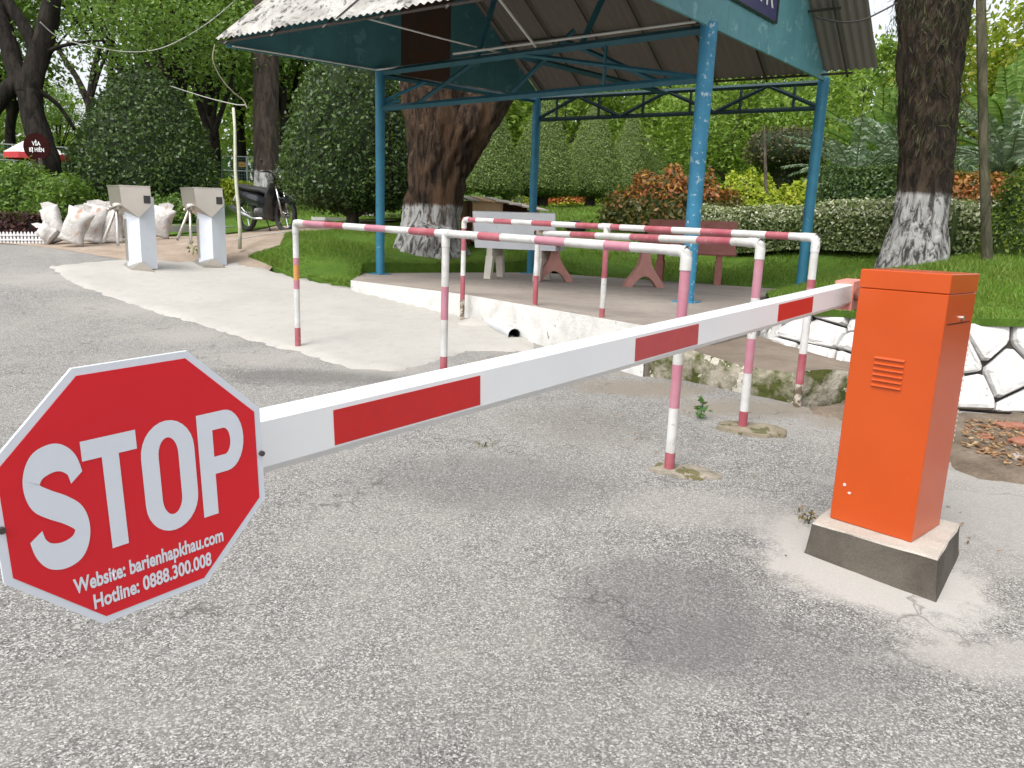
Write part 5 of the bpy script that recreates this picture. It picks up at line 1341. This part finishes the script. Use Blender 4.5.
M_VAR = leaf_mat('leaf_variegated', [(0, (.14, .19, .07)), (.35, (.26, .31, .14)), (.65, (.46, .48, .30)), (1, (.64, .64, .52))], .25, .55)
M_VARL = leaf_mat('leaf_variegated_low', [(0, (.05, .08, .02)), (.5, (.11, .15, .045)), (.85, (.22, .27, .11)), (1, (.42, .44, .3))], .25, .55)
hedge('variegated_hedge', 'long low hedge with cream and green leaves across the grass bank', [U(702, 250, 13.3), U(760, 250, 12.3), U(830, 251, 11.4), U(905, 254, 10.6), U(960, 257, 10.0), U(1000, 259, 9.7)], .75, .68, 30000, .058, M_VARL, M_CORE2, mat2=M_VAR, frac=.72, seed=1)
M_CRT = leaf_mat('leaf_croton_red', [(0, (.09, .035, .012)), (.4, (.22, .07, .018)), (.75, (.36, .12, .025)), (1, (.42, .24, .05))], .25, .45)
M_CRG = leaf_mat('leaf_croton_green', [(0, (.04, .05, .014)), (.5, (.09, .09, .025)), (.85, (.15, .11, .03)), (1, (.28, .11, .04))], .25, .45)
hedge('dark_hedge', 'dark green clipped hedge behind the variegated hedge', [U(815, 232, 14.3), U(850, 232, 14.0), U(902, 235, 13.6)], 1.1, 1.0, 12000, .065, M_LDK, M_CORE, seed=3)
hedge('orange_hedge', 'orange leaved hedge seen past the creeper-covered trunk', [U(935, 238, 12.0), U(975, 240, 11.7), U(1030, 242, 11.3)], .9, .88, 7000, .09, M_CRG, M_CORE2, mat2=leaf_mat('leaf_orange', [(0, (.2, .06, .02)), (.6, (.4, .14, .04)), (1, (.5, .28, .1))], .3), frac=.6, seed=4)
M_PUR = leaf_mat('leaf_purple', [(0, (.025, .008, .01)), (.6, (.05, .016, .018)), (1, (.09, .03, .03))], .15)
hedge('purple_border', 'low purple leaved border inside the white picket fence', [U(-40, 240, 11.7), U(10, 240, 11.8), U(42, 240, 11.9)], .6, .36, 5000, .07, M_PUR, worn('inner_purple', (.012, .006, .006), (.02, .01, .01), 9), seed=6)
hedge('flower_bed', 'far bed of orange flowers at the foot of the cone trees', [U(535, 217, 24), U(560, 216, 24), U(585, 216, 24)], 1.2, .3, 4500, .1, M_LYL, M_CORE2, mat2=leaf_mat('petal_orange', [(0, (.35, .08, .03)), (1, (.55, .18, .05))], .3), frac=.3, cat='flower bed', seed=7)
hedge('low_hedge', 'low yellow green hedge running behind the cone trees', [U(515, 204, 27), U(580, 202, 28), U(640, 200, 29)], 1.2, .7, 5000, .12, M_LYL, M_CORE2, seed=8)
hedge('kerb_hedge', 'yellow green ground cover along the path behind the motorbike', [U(196, 206, 20.5), U(235, 205, 20), U(262, 205, 19.5)], 1.0, .55, 4000, .1, M_LYL, M_CORE2, cat='shrub', seed=9)

def bush(name, label, base, r, n, leaf, mat, group=None, seed=0, cat='shrub', core=M_CORE2, mat2=None, frac=.5):
    rng = np.random.default_rng(seed + 500); t = thing(name, label, cat, base, group); b = np.array(base); r = np.array(r)
    d = rand_dirs(n, rng); d[:, 2] = np.abs(d[:, 2]) * 1.0 - .1; k = 1 + .12 * np.sin(5 * d[:, :1] * 3 + seed) + rng.normal(0, .07, (n, 1))
    pos = b + np.array([0, 0, r[2] * .12]) + d * r * k; V, F = leaf_arrays(pos, d + rand_dirs(n, rng) * .8, leaf, .5, .25, rng)
    mb = MB(); mb.ellipsoid(b + np.array([0, 0, r[2] * .1]), r * .86, 14, 8, jit=.05); F2 = np.array([f for f in mb.f])
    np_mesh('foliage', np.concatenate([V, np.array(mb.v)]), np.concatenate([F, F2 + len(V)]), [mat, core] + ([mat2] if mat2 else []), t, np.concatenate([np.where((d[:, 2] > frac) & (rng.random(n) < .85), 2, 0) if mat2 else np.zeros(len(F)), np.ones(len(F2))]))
    return t
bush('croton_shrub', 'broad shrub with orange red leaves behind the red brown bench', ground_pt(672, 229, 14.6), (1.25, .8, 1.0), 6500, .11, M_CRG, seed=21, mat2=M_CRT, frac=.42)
bush('bright_bush', 'lime green bush right of the red leaved shrub', ground_pt(743, 218, 16), (.75, .7, .85), 3500, .1, M_LYL, seed=1)
bush('bright_bush', 'smaller lime green bush beside the slim pale sapling', ground_pt(768, 222, 15.2), (.5, .5, .62), 2500, .09, M_LYL, seed=2)
bush('grass_clump', 'clump of bright long grass in front of the dark hedge', ground_pt(797, 223, 15), (.55, .5, .7), 3500, .12, M_LYL, seed=3)
bush('corner_bush', 'dense green bush with yellow tips beside the thin trunk', ground_pt(1022, 262, 8.6), (.42, .42, .98), 6500, .05, leaf_mat('leaf_corner', [(0, (.03, .06, .01)), (.5, (.06, .11, .015)), (.85, (.14, .2, .02)), (1, (.25, .29, .03))], .35), seed=4)
bush('left_hedge', 'rounded light green hedge behind the picket fence and sacks', ground_pt(5, 236, 13.4), (1.75, .9, 1.0), 15000, .08, leaf_mat('leaf_left_hedge', [(0, (.05, .11, .012)), (.5, (.10, .19, .022)), (.9, (.15, .25, .035)), (1, (.22, .30, .06))], .35), seed=11, cat='hedge')
bush('low_bush', 'round low shrub at the foot of the large dark egg-shaped shrub', ground_pt(172, 212, 15.6), (.6, .5, .5), 2500, .09, M_LMD, seed=5)
bush('low_bush', 'bushy green plant below the cone trees near the wooden hutch', ground_pt(470, 222, 16), (.9, .5, .4), 2500, .09, M_LMD, seed=6)

# ------------------------------------------------------------------ big brown tree behind the shelter
WASH = (.5, .5, .49)
M_BIG = m_bark('big_trunk_bark', (.016, .011, .008), (.10, .062, .038), (.78, (.46, .46, .45)), (.13, .075, .042), 13)
b = ground_pt(430, 253, 11.9)
t = thing('big_tree', 'massive brown forked tree with whitewashed foot behind the shelter', 'tree', b)
def up_(px, py, d): return U(px, py, d)
trunk_mesh('trunk', M_BIG, t, [([b + np.array([0, 0, -.2]), b + np.array([.0, 0, .12]), U(430, 228, 11.9), U(436, 190, 11.9), U(438, 140, 11.9), U(434, 90, 11.9), U(428, 40, 11.9), U(420, -30, 11.9)], [.72, .56, .45, .43, .47, .51, .45, .4]),
    ([U(446, 175, 11.9), U(462, 135, 11.9), U(482, 105, 12.0), U(505, 75, 12.2), U(530, 30, 12.5)], [.30, .40, .38, .33, .26])], 64, .03, .09)
# left dark tree
b = ground_pt(40, 196, 14.8); b = U(44, 192, 14.8)
bz_ = gz(b[0], b[1])
t = thing('dark_tree', 'dark forked tree with a round red sign at the park entrance', 'tree', (b[0], b[1], bz_))
dk = 14.8
trunk_mesh('trunk', M_BARK, t, [([np.array([b[0], b[1], bz_ - .2]), U(48, 170, dk), U(40, 140, dk), U(33, 115, dk), U(30, 92, dk)], [.30, .24, .23, .22, .21]),
    ([U(29, 95, dk), U(36, 65, dk), U(45, 35, dk), U(52, 0, dk), U(56, -40, dk)], [.21, .2, .19, .17, .16]),
    ([U(28, 95, dk), U(16, 70, dk), U(6, 35, dk), U(-4, 0, dk), U(-10, -40, dk)], [.18, .17, .16, .15, .14]),
    ([U(20, 80, dk), U(4, 95, dk), U(-12, 120, dk), U(-20, 150, dk)], [.17, .15, .14, .16]),
    ([U(38, 58, dk), U(26, 30, dk), U(10, 5, dk), U(0, -20, dk)], [.14, .12, .11, .1]),
    ([U(47, 52, dk), U(62, 46, dk), U(85, 42, dk + .3), U(110, 40, dk + .6)], [.05, .035, .028, .02]),
    ([U(38, 90, dk), U(58, 105, dk + .2), U(75, 130, dk + .4)], [.06, .04, .035])], 14, .05)
# palm trunk by the motorbike
M_PALM = m_bark('palm_bark', (.03, .024, .019), (.08, .062, .048), (1.0, (.5, .5, .49)), None, 9)
b = ground_pt(267, 214, 17.6)
t = thing('palm_tree', 'straight palm trunk with whitewashed foot behind the motorbike', 'tree', b)
trunk_mesh('trunk', M_PALM, t, [([b + np.array([0, 0, -.2]), U(267, 195, 17.6), U(266, 130, 17.6), U(266, 60, 17.6), U(266, -20, 17.6), U(266, -90, 17.6)], [.36, .30, .29, .29, .28, .26])], 16, .015)
# creeper-covered tree at the right
M_CRP = m_bark('creeper_trunk_bark', (.016, .012, .009), (.07, .05, .034), (.80, (.44, .44, .43)), None, 15)
b = ground_pt(918, 268, 8.7)
t = thing('creeper_tree', 'leaning dark trunk hung with dry creepers and whitewashed at the foot', 'tree', b)
dk = 8.7
tpts = [b + np.array([-.06, 0, -.2]), U(914, 258, dk), U(919, 225, dk), U(924, 185, dk), U(928, 120, dk), U(930, 60, dk), U(933, 10, dk), U(936, -60, dk)]
trunk_mesh('trunk', M_CRP, t, [(tpts, [.42, .35, .285, .27, .295, .33, .37, .42])], 56, .03, .08)
rng = np.random.default_rng(77); n = 2200
sp = np.array(smoothp(tpts, 8)); ii = np.clip(25 + (rng.random(n) ** .8) * (len(sp) - 31), 25, len(sp) - 6).astype(int); aa = rng.random(n) * 2 * math.pi
rr = np.interp(ii, [0, 16, 40, 48, len(sp)], [.3, .28, .31, .37, .42]) + rng.gamma(1.1, .04, n) * np.interp(ii, [25, 40, 57], [.6, 1.2, 1.6])
pos = sp[ii] + np.column_stack([rr * np.cos(aa), rr * np.sin(aa), rng.normal(0, .06, n)])
nr = np.column_stack([np.cos(aa), np.sin(aa), rng.normal(0, .3, n)]) + rand_dirs(n, rng) * .4
V, F = leaf_arrays(pos, nr, .13, .10, .2, rng, droop=3.0)
np_mesh('creeper', V, F, leaf_mat('leaf_creeper', [(0, (.02, .016, .01)), (.55, (.035, .026, .016)), (.75, (.035, .045, .014)), (1, (.08, .075, .03))], .25, .7), t)
# thin trunk at the right edge
b = ground_pt(987, 262, 8.0)
t = thing('thin_tree', 'thin straight grey green trunk beside the corner bush', 'tree', b)
trunk_mesh('trunk', m_bark('thin_bark', (.05, .05, .03), (.12, .11, .07)), t, [([b + np.array([0, 0, -.1]), U(987, 255, 8), U(984, 160, 8), U(982, 60, 8), U(980, -40, 8)], [.062, .055, .05, .05, .048])], 10, .02)
# slim sapling
b = ground_pt(766, 226, 15); t = thing('sapling', 'slim pale sapling in front of the lime bushes', 'tree', b)
trunk_mesh('trunk', M_BARKG, t, [([b, U(766, 190, 15), U(765, 150, 15), U(764, 125, 15)], [.04, .035, .03, .02]), ([U(765, 152, 15), U(758, 140, 15)], [.02, .012])], 7, .02)

# ------------------------------------------------------------------ leafy crowns
def clump_crown(n_cl, n_leaf, R, cl_r, leaf, rng, flat=.8):
    d = rand_dirs(n_cl, rng); c = d * np.array(R) * (rng.random((n_cl, 1)) ** .4)
    k = rng.integers(0, n_cl, n_leaf); off = rng.normal(size=(n_leaf, 3)) * cl_r * np.array([1, 1, flat])
    off *= rng.uniform(.5, 1.4, n_cl)[k][:, None]
    pos = c[k] + off; nr = rand_dirs(n_leaf, rng) + np.array([0, 0, .9])
    return leaf_arrays(pos, nr, leaf, .5, .25, rng), c
def make_tree(name, label, base, trunk_h, R, n_cl, n_leaf, cl_r, leaf, mat, group, seed, bark=M_BARKG, tr=.16, cz=None):
    rng = np.random.default_rng(seed + 900); t = thing(name, label, 'tree', base, group); b = np.array(base, float)
    (V, F), c = clump_crown(n_cl, n_leaf, R, cl_r, leaf, rng); cen = b + np.array([0, 0, cz or (trunk_h + R[2] * .6)])
    np_mesh('crown', V + cen, F, mat, t)
    paths = [([b + np.array([0, 0, -.2]), b + np.array([.1, 0, trunk_h * .5]), b + np.array([-.05, .1, trunk_h]), cen], [tr * 1.3, tr, tr * .85, tr * .3])]
    for j in rng.choice(len(c), min(9, len(c)), replace=False):
        paths.append(([b + np.array([0, 0, trunk_h * rng.uniform(.6, 1.0)]), b + np.array([0, 0, trunk_h]) + (cen + c[j] - b - np.array([0, 0, trunk_h])) * .5 + np.array([0, 0, -.2]), cen + c[j]], [tr * .5, tr * .3, tr * .1]))
    trunk_mesh('trunk', bark, t, paths, 8, .03); return t
def place(px, d, yb=None):
    p = U(px, 220, d); return np.array([p[0], p[1], gz(p[0], p[1])])
FG = 'leafy park trees in the background'
LB_A = 'bright green tree behind the cone seen past the thin rear column'; LB_B = 'shady green tree behind the Y-shaped stems'; LB_C = 'yellow green sunlit tree above the tall cycad'
trA = make_tree('park_tree', LB_A, place(560, 31), 2.2, (3.3, 3.0, 3.0), 42, 7500, .62, .26, M_LBR, 'bright trees behind the shelter', 1)
for i, (px, d, k) in enumerate([(440, 30, 1.0), (500, 36, 1.1), (625, 37, 1.1), (690, 43, 1.15), (735, 31, .85), (790, 30, .82), (850, 33, .95), (720, 24, .62), (800, 22.5, .55), (330, 30, 1.0), (385, 36, 1.2)]):
    copy_tree(trA, place(px, d), i * .9 + .5, k, ['bright green tree rising behind the big brown trunk', 'bright green tree over the cone beside the big brown trunk', 'bright green tree over the cone trees near the red shrub',
              'tall bright green tree behind the farthest cone tree', 'bright green tree directly behind the lime bushes', 'bright green tree behind the brown flat-topped topiary', 'bright green tree behind the feathery palm and cycads',
              'small bright green tree beside the chipped blue column and red shrub', 'small bright green tree next to the right blue column', 'bright green tree between the palm trunk and the blue column', 'tall bright green tree behind the shrub beside the blue column'][i])
trC = make_tree('park_tree', LB_C, place(1010, 24), 2.6, (3.0, 2.8, 3.1), 40, 6500, .6, .22, leaf_mat('leaf_sunlit', [(0, (.12, .19, .015)), (.5, (.22, .28, .02)), (1, (.42, .40, .05))], .5), 'sunlit yellow green trees', 2)
copy_tree(trC, place(1090, 21), 1.3, .95, 'yellow green sunlit tree past the corner bush'); copy_tree(trC, place(960, 30), 2.2, .9, 'yellow green sunlit tree between the creeper-covered trunk and the thin trunk')
trB = make_tree('park_tree', LB_B, place(215, 24), 3.2, (3.2, 3.0, 2.8), 44, 8000, .6, .2, M_LMD, 'shady trees behind the left shrubs', 3, M_BARK, .17, 6.2)
for i, (px, d, k) in enumerate([(150, 27, 1.1), (290, 27, 1.05), (64, 40, .55), (20, 30, 1.1), (-50, 24, 1.1), (185, 20, .95), (245, 33, 1.2)]):
    copy_tree(trB, place(px, d), i * 1.3 + .7, k, ['shady green tree straight behind the egg-shaped shrub', 'shady green tree behind the straight grey stem by the palm trunk', 'shady green tree behind the bare forked stems', 'shady green tree behind the parasol',
              'shady green tree past the left hedge', 'shady green tree whose crown hangs over the egg-shaped shrub', 'tall shady green tree far behind the palm trunk'][i])
# branching young trees with bare stems on the left
def stems(px_paths, d, label):
    p0 = U(*px_paths[0][0][0], d); p0[2] = gz(p0[0], p0[1]); t = thing('slender_tree', label, 'tree', p0)
    trunk_mesh('trunk', M_BARK, t, [([U(x, y, d) for x, y in pp], rr) for pp, rr in px_paths], 8, .03); return t
stems([([(96, 205), (93, 130), (90, 108), (93, 75), (100, 45)], [.14, .11, .1, .08, .05]), ([(90, 108), (78, 80), (62, 55), (48, 30)], [.09, .07, .06, .05]), ([(91, 100), (100, 70), (112, 40)], [.05, .04, .03])], 19, 'slender dark tree with bare forked stems left of the egg-shaped shrub')
stems([([(108, 205), (108, 120), (112, 50), (115, 0)], [.10, .09, .08, .07]), ([(110, 95), (124, 62), (140, 40)], [.05, .04, .03])], 23, 'pale straight stem rising behind the egg-shaped shrub')
stems([([(212, 205), (212, 150), (206, 125), (196, 95), (190, 60)], [.13, .12, .1, .08, .06]), ([(212, 140), (222, 110), (232, 80), (236, 50)], [.09, .07, .06, .05])], 21, 'dark Y-shaped tree between the egg-shaped shrub and the palm trunk')
stems([([(282, 205), (283, 120), (286, 70), (288, 20)], [.1, .09, .08, .07])], 24, 'straight grey stem right of the palm trunk')
# overhanging foliage of the dark tree
rng = np.random.default_rng(5)
dtree = bpy.data.objects['dark_tree']; cl = []
for px, py, d in [(120, 15, 15.5), (150, 5, 15.5), (180, 20, 16), (205, 8, 16), (160, 40, 16.5), (100, 55, 16), (215, 45, 17), (130, 30, 16), (190, 60, 18), (235, 15, 17)]:
    c = U(px, py, d); k = 420; cl.append(c + rng.normal(size=(k, 3)) * np.array([.62, .6, .30]))
pos = np.concatenate(cl); V, F = leaf_arrays(pos, rand_dirs(len(pos), rng) + np.array([0, 0, .8]), .12, .45, .25, rng); np_mesh('crown', V, F, M_LMD, dtree)

# far wood closing the view
rng = np.random.default_rng(8); n = 52000
x = rng.uniform(-48, 48, n); y = 46 + rng.uniform(0, 12, n) + 3 * np.sin(x * .4)
top = 9.5 + 2.0 * np.sin(x * .33 + 1) + 1.5 * np.sin(x * .9)  - 1.5 * (x < -15); z = 2.2 + (top - 2) * rng.random(n) ** .85
cx_ = np.round(x / 1.6) * 1.6; V, F = leaf_arrays(np.column_stack([x + .5 * np.sin(z * 3), y, z]), rand_dirs(n, rng) + np.array([0, -.4, .6]), .55, .55, .25, rng)
o = np_mesh('distant_wood', V, F, M_LBR); o['kind'] = 'stuff'; o['label'] = 'far-off wood closing the view behind the park'; o['category'] = 'wood'

# ------------------------------------------------------------------ cycads and palms
def frond_plant(name, label, base, nf, L, leaf_n, mat, seed, trunk=None, rise=.9, wid=.34, ll=.15, droop=.75):
    rng = np.random.default_rng(seed + 40); t = thing(name, label, 'palm', base); b = np.array(base, float)
    if trunk:
        trunk_mesh('trunk', M_BARKB, t, [([b + np.array([0, 0, -.1]), b + np.array([0, 0, trunk * .5]), b + np.array([0, 0, trunk])], [.28, .25, .22])], 12, .08)
        b = b + np.array([0, 0, trunk])
    for i in range(nf):
        a = 2 * math.pi * i / nf + rng.uniform(-.2, .2); el = rng.uniform(.35, 1.25) * rise; l_ = L * rng.uniform(.8, 1.1); pts = []; p = b.copy(); dr = np.array([math.cos(a) * math.cos(el), math.sin(a) * math.cos(el), math.sin(el)])
        for k in range(9):
            pts.append(p.copy()); p = p + dr * l_ / 8; dr = dr + np.array([0, 0, -droop / 6]); dr /= np.linalg.norm(dr)
        pts = np.array(pts); V = []; F = []; nn = leaf_n
        for s_ in (-1, 1):
            for j in range(nn):
                u_ = .08 + .9 * j / nn; q = u_ * 8; k = min(7, int(q)); c = pts[k] + (pts[k + 1] - pts[k]) * (q - k); tg = pts[k + 1] - pts[k]; tg /= np.linalg.norm(tg)
                sd = np.cross(tg, [0, 0, 1]); sd /= np.linalg.norm(sd) + 1e-9; un_ = np.cross(sd, tg); ln = ll * L / 1.4 * math.sin(math.pi * (.12 + .83 * u_)) ** .6
                dv_ = sd * s_ * .85 + tg * .5 + un_ * .25; w_ = tg * .0048 * L
                o_ = len(V); V += [c - w_, c + w_, c + dv_ * ln * .6 + w_ * .8, c + dv_ * ln + np.array([0, 0, -.05 * L])]; F.append((o_, o_ + 1, o_ + 2, o_ + 3))
        r0 = len(V)
        mb = MB(); mb.add(V, F); mb.tube(list(pts), [.016 * L * (1 - .8 * k / 8) for k in range(9)], 5); mb.build('frond', mat, t)
    return t
M_CYC = leaf_mat('leaf_cycad', [(0, (.05, .09, .045)), (.5, (.10, .16, .08)), (.85, (.2, .27, .17)), (1, (.42, .48, .38))], .2, .35)  # palest stops are frond highlights painted into the leaf colour
M_PLM = leaf_mat('leaf_palm', [(0, (.08, .16, .025)), (.5, (.14, .26, .05)), (1, (.25, .36, .09))], .4, .45)
frond_plant('cycad', 'wide cycad with bluish arching fronds above the dark hedge', ground_pt(850, 215, 15.5) + np.array([0, 0, .35]), 34, 1.75, 21, M_CYC, 1, .35)
frond_plant('cycad', 'cycad partly hidden by the creeper-covered trunk', ground_pt(897, 215, 16.0) + np.array([0, 0, .5]), 34, 1.9, 21, M_CYC, 2, .5)
frond_plant('palm', 'feathery green palm above the cycads', ground_pt(875, 200, 19) + np.array([0, 0, 0]), 26, 2.4, 24, M_PLM, 3, 1.0, 1.15, ll=.22)
frond_plant('cycad', 'tall cycad on a thick shaggy stump behind the thin trunk', ground_pt(1002, 215, 12.5), 34, 1.6, 21, M_CYC, 4, .95, 1.0)
frond_plant('palm', 'bright feathery palm behind the tall cycad', ground_pt(1000, 200, 16), 28, 2.2, 24, M_PLM, 5, 1.3, 1.25, ll=.22)
# brown clipped mushroom-shaped tree
b = ground_pt(782, 205, 18)
surf_shrub('brown_topiary', 'dull brown flat-topped topiary between the sapling and the right blue column', 'tree', b, [(.28, .0), (.36, .5), (.34, .9), (.45, 1.05), (.85, 1.2), (.9, 1.5), (.8, 1.75), (.4, 1.88), (.001, 1.9)], 3500, .08, leaf_mat('leaf_brown', [(0, (.035, .025, .012)), (.6, (.07, .055, .022)), (1, (.1, .11, .03))], .2), M_CORE, seed=9)

# ------------------------------------------------------------------ left background: picket fence, far fence, parasol, round sign
pf = U(-10, 243.5, 11.35); pe = U(47, 243.5, 11.35); pfz = min(float(T_low(pf[0], pf[1])), float(T_low(pe[0], pe[1])))
t = thing('picket_fence', 'low white plastic picket fence in front of the purple border', 'fence', pf); M_PK = worn('white_picket', (.72, .73, .74), (.6, .6, .6), 6, rough=.5)
dvp = pe - pf; NP = 17
for i in range(NP):
    c = pf + dvp * i / (NP - 1); gz_ = float(T_low(c[0], c[1])); w = .016; mb = MB(); mb.prism([c + np.array([-w, 0, -.0]), c + np.array([w, 0, 0]), c + np.array([w, 0, .155]), c + np.array([0, 0, .18]), c + np.array([-w, 0, .155])], (0, .012, 0)); mb.build('picket', M_PK, t)
for z in (.045, .115):
    mb = MB(); mb.prism([pf + np.array([-.02, -.004, z]), pe + np.array([.02, -.004, z]), pe + np.array([.02, -.004, z + .022]), pf + np.array([-.02, -.004, z + .022])], (0, -.008, 0)); mb.build('picket_rail', M_PK, t)
M_WALLW = worn('pale_plaster', (.55, .56, .58), (.42, .42, .42), 2.5, rough=.9, bmp=.3); M_FEN = worn('green_wire', (.05, .13, .11), (.07, .16, .14), 6); M_FPOST = worn('grey_fence_post', (.3, .33, .32), (.22, .24, .23), 6)
def far_fence(x0, x1, d0, d1, yb, label, n, wall_h=.42, fh=.95):
    a, b_ = U(x0, yb, d0), U(x1, yb, d1); a[2] = gz(a[0], a[1]); b_[2] = gz(b_[0], b_[1]); t = thing('wire_fence', label, 'fence', a)
    mb = MB(); mb.prism([a - [0, 0, .2], b_ - [0, 0, .2], b_ + [0, 0, wall_h], a + [0, 0, wall_h]], (0, .15, 0)); mb.build('plinth_wall', M_WALLW, t)
    for i in range(n + 1):
        c = a + (b_ - a) * i / n; mb = MB(); mb.tube([c + [0, .07, wall_h], c + [0, .07, wall_h + fh]], .03, 6); mb.build('fence_post', M_FPOST, t)
    for z in (wall_h + .05, wall_h + .5, wall_h + fh - .02):
        mb = MB(); mb.tube([a + [0, .07, z], b_ + [0, .07, z]], .018, 5); mb.build('fence_rail', M_FPOST, t)
    mb = MB(); Ln = np.linalg.norm(b_ - a); k = int(Ln / .09)
    for i in range(k):
        c = a + (b_ - a) * i / k; mb.tube([c + [0, .07, wall_h], c + [0, .07, wall_h + fh]], .006, 4, cap=False)
    for j in range(10):
        z = wall_h + fh * j / 10; mb.tube([a + [0, .07, z], b_ + [0, .07, z]], .006, 4, cap=False)
    mb.build('wire_mesh', M_FEN, t)
    return t
far_fence(196, 300, 24, 23.5, 202, 'green wire fence on a pale wall beside the palm trunk', 4)
far_fence(-40, 95, 21, 22.5, 200, 'wire fence on a pale wall behind the parasol', 5)
p = U(242, 164.5, 23.9); t = thing('yellow_sign', 'small orange yellow plate on the wire fence', 'sign', p)
mb = MB(); mb.box(p, (.23, .02, .16), (1, 0), bev=.004); mb.build('plate', worn('yellow_plate', (.5, .3, .06), (.45, .27, .06), 9), t)
mb = MB(); mb.box(p + [0, -.012, .0], (.16, .004, .02), (1, 0)); mb.build('print_mark', worn('red_print', (.35, .1, .03), (.3, .1, .03), 9), t)
# parasol
pc = U(37, 155, 19.5); pg_ = gz(pc[0], pc[1]); t = thing('parasol', 'red and white market parasol behind the dark tree', 'parasol', (pc[0], pc[1], pg_))
M_PR = worn('red_canvas', (.45, .03, .04), (.38, .03, .04), 5, rough=.7); M_PWc = worn('white_canvas', (.72, .68, .66), (.62, .58, .56), 5, rough=.7)
mb = MB(); vs = []; nS = 8; R1_, R2_ = .36, .74
apex = pc + [0, 0, .48]
for k in range(nS):
    a0_, a1_ = 2 * math.pi * k / nS, 2 * math.pi * (k + 1) / nS
    def rp(R, a, z): return pc + np.array([R * math.cos(a), R * math.sin(a), z])
    mb.add([apex, rp(R1_, a0_, .27), rp(R1_, a1_, .27)], [(0, 1, 2)], 1)
    mb.add([rp(R1_, a0_, .27), rp(R2_, a0_, .02), rp(R2_, a1_, .02), rp(R1_, a1_, .27)], [(0, 1, 2, 3)], 1)
    mb.add([rp(R2_, a0_, .02), rp(R2_ + .01, a0_, -.13), rp(R2_ + .01, a1_, -.13), rp(R2_, a1_, .02)], [(0, 1, 2, 3)], 0)
mb.build('canopy', [M_PR, M_PWc], t)
mb = MB(); mb.tube([(pc[0], pc[1], pg_ - .1), apex], .02, 8); mb.build('pole', M_FPOST, t)
# round sign on the dark trunk
p = U(36.5, 147, 14.25); t = thing('round_sign', 'round dark red sign with white words on the dark tree', 'sign', p)
M_MAR = worn('maroon_sign', (.022, .004, .004), (.03, .006, .005), 5, rough=.8, spec=.08)
mb = MB(); mb.tube([p + [0, .02, 0], p], .255, 28); mb.build('disc', M_MAR, t)
text_mesh('lettering', 'VỈA', M_WHITE, t, p + [0, -.004, .03], np.array([1., 0, 0]), np.array([0, 0, 1.]), .075, .9, .02, 'CENTER', .0)
text_mesh('lettering', 'BỊ HIÊN', M_WHITE, t, p + [.0, -.004, -.085], np.array([1., 0, 0]), np.array([0, 0, 1.]), .075, .8, .02, 'CENTER', .0)
mb = MB(); mb.tube([p + [.05, .03, -.2], p + [.05, .03, -1.0]], .05, 8); mb.build('post', M_BARKG, t)
# pale kerbs of the far path
M_KERB = worn('pale_kerb', (.52, .52, .50), (.4, .4, .38), 5, rough=.9)
def kerb(pts, h=.12, w=.15):
    mb = MB(); P = []
    for px, py, d in pts: q = U(px, py, d); q[2] = gz(q[0], q[1]); P.append(q)
    for a, b_ in zip(P[:-1], P[1:]):
        m_ = (a + b_) / 2; d_ = (b_ - a)[:2]; mb.box((m_[0], m_[1], m_[2] + h / 2 - .02), (np.linalg.norm(d_), w, h), d_)
    o = mb.build('kerb', M_KERB); struct(o)
kerb([(160, 235, 13.2), (240, 226, 15.6)]); kerb([(318, 217, 15.5), (365, 214, 16.2), (412, 211, 16.8)], .07, .6)
SC.cycles.max_bounces = 6; SC.cycles.diffuse_bounces = 3; SC.cycles.glossy_bounces = 2; SC.cycles.transmission_bounces = 3
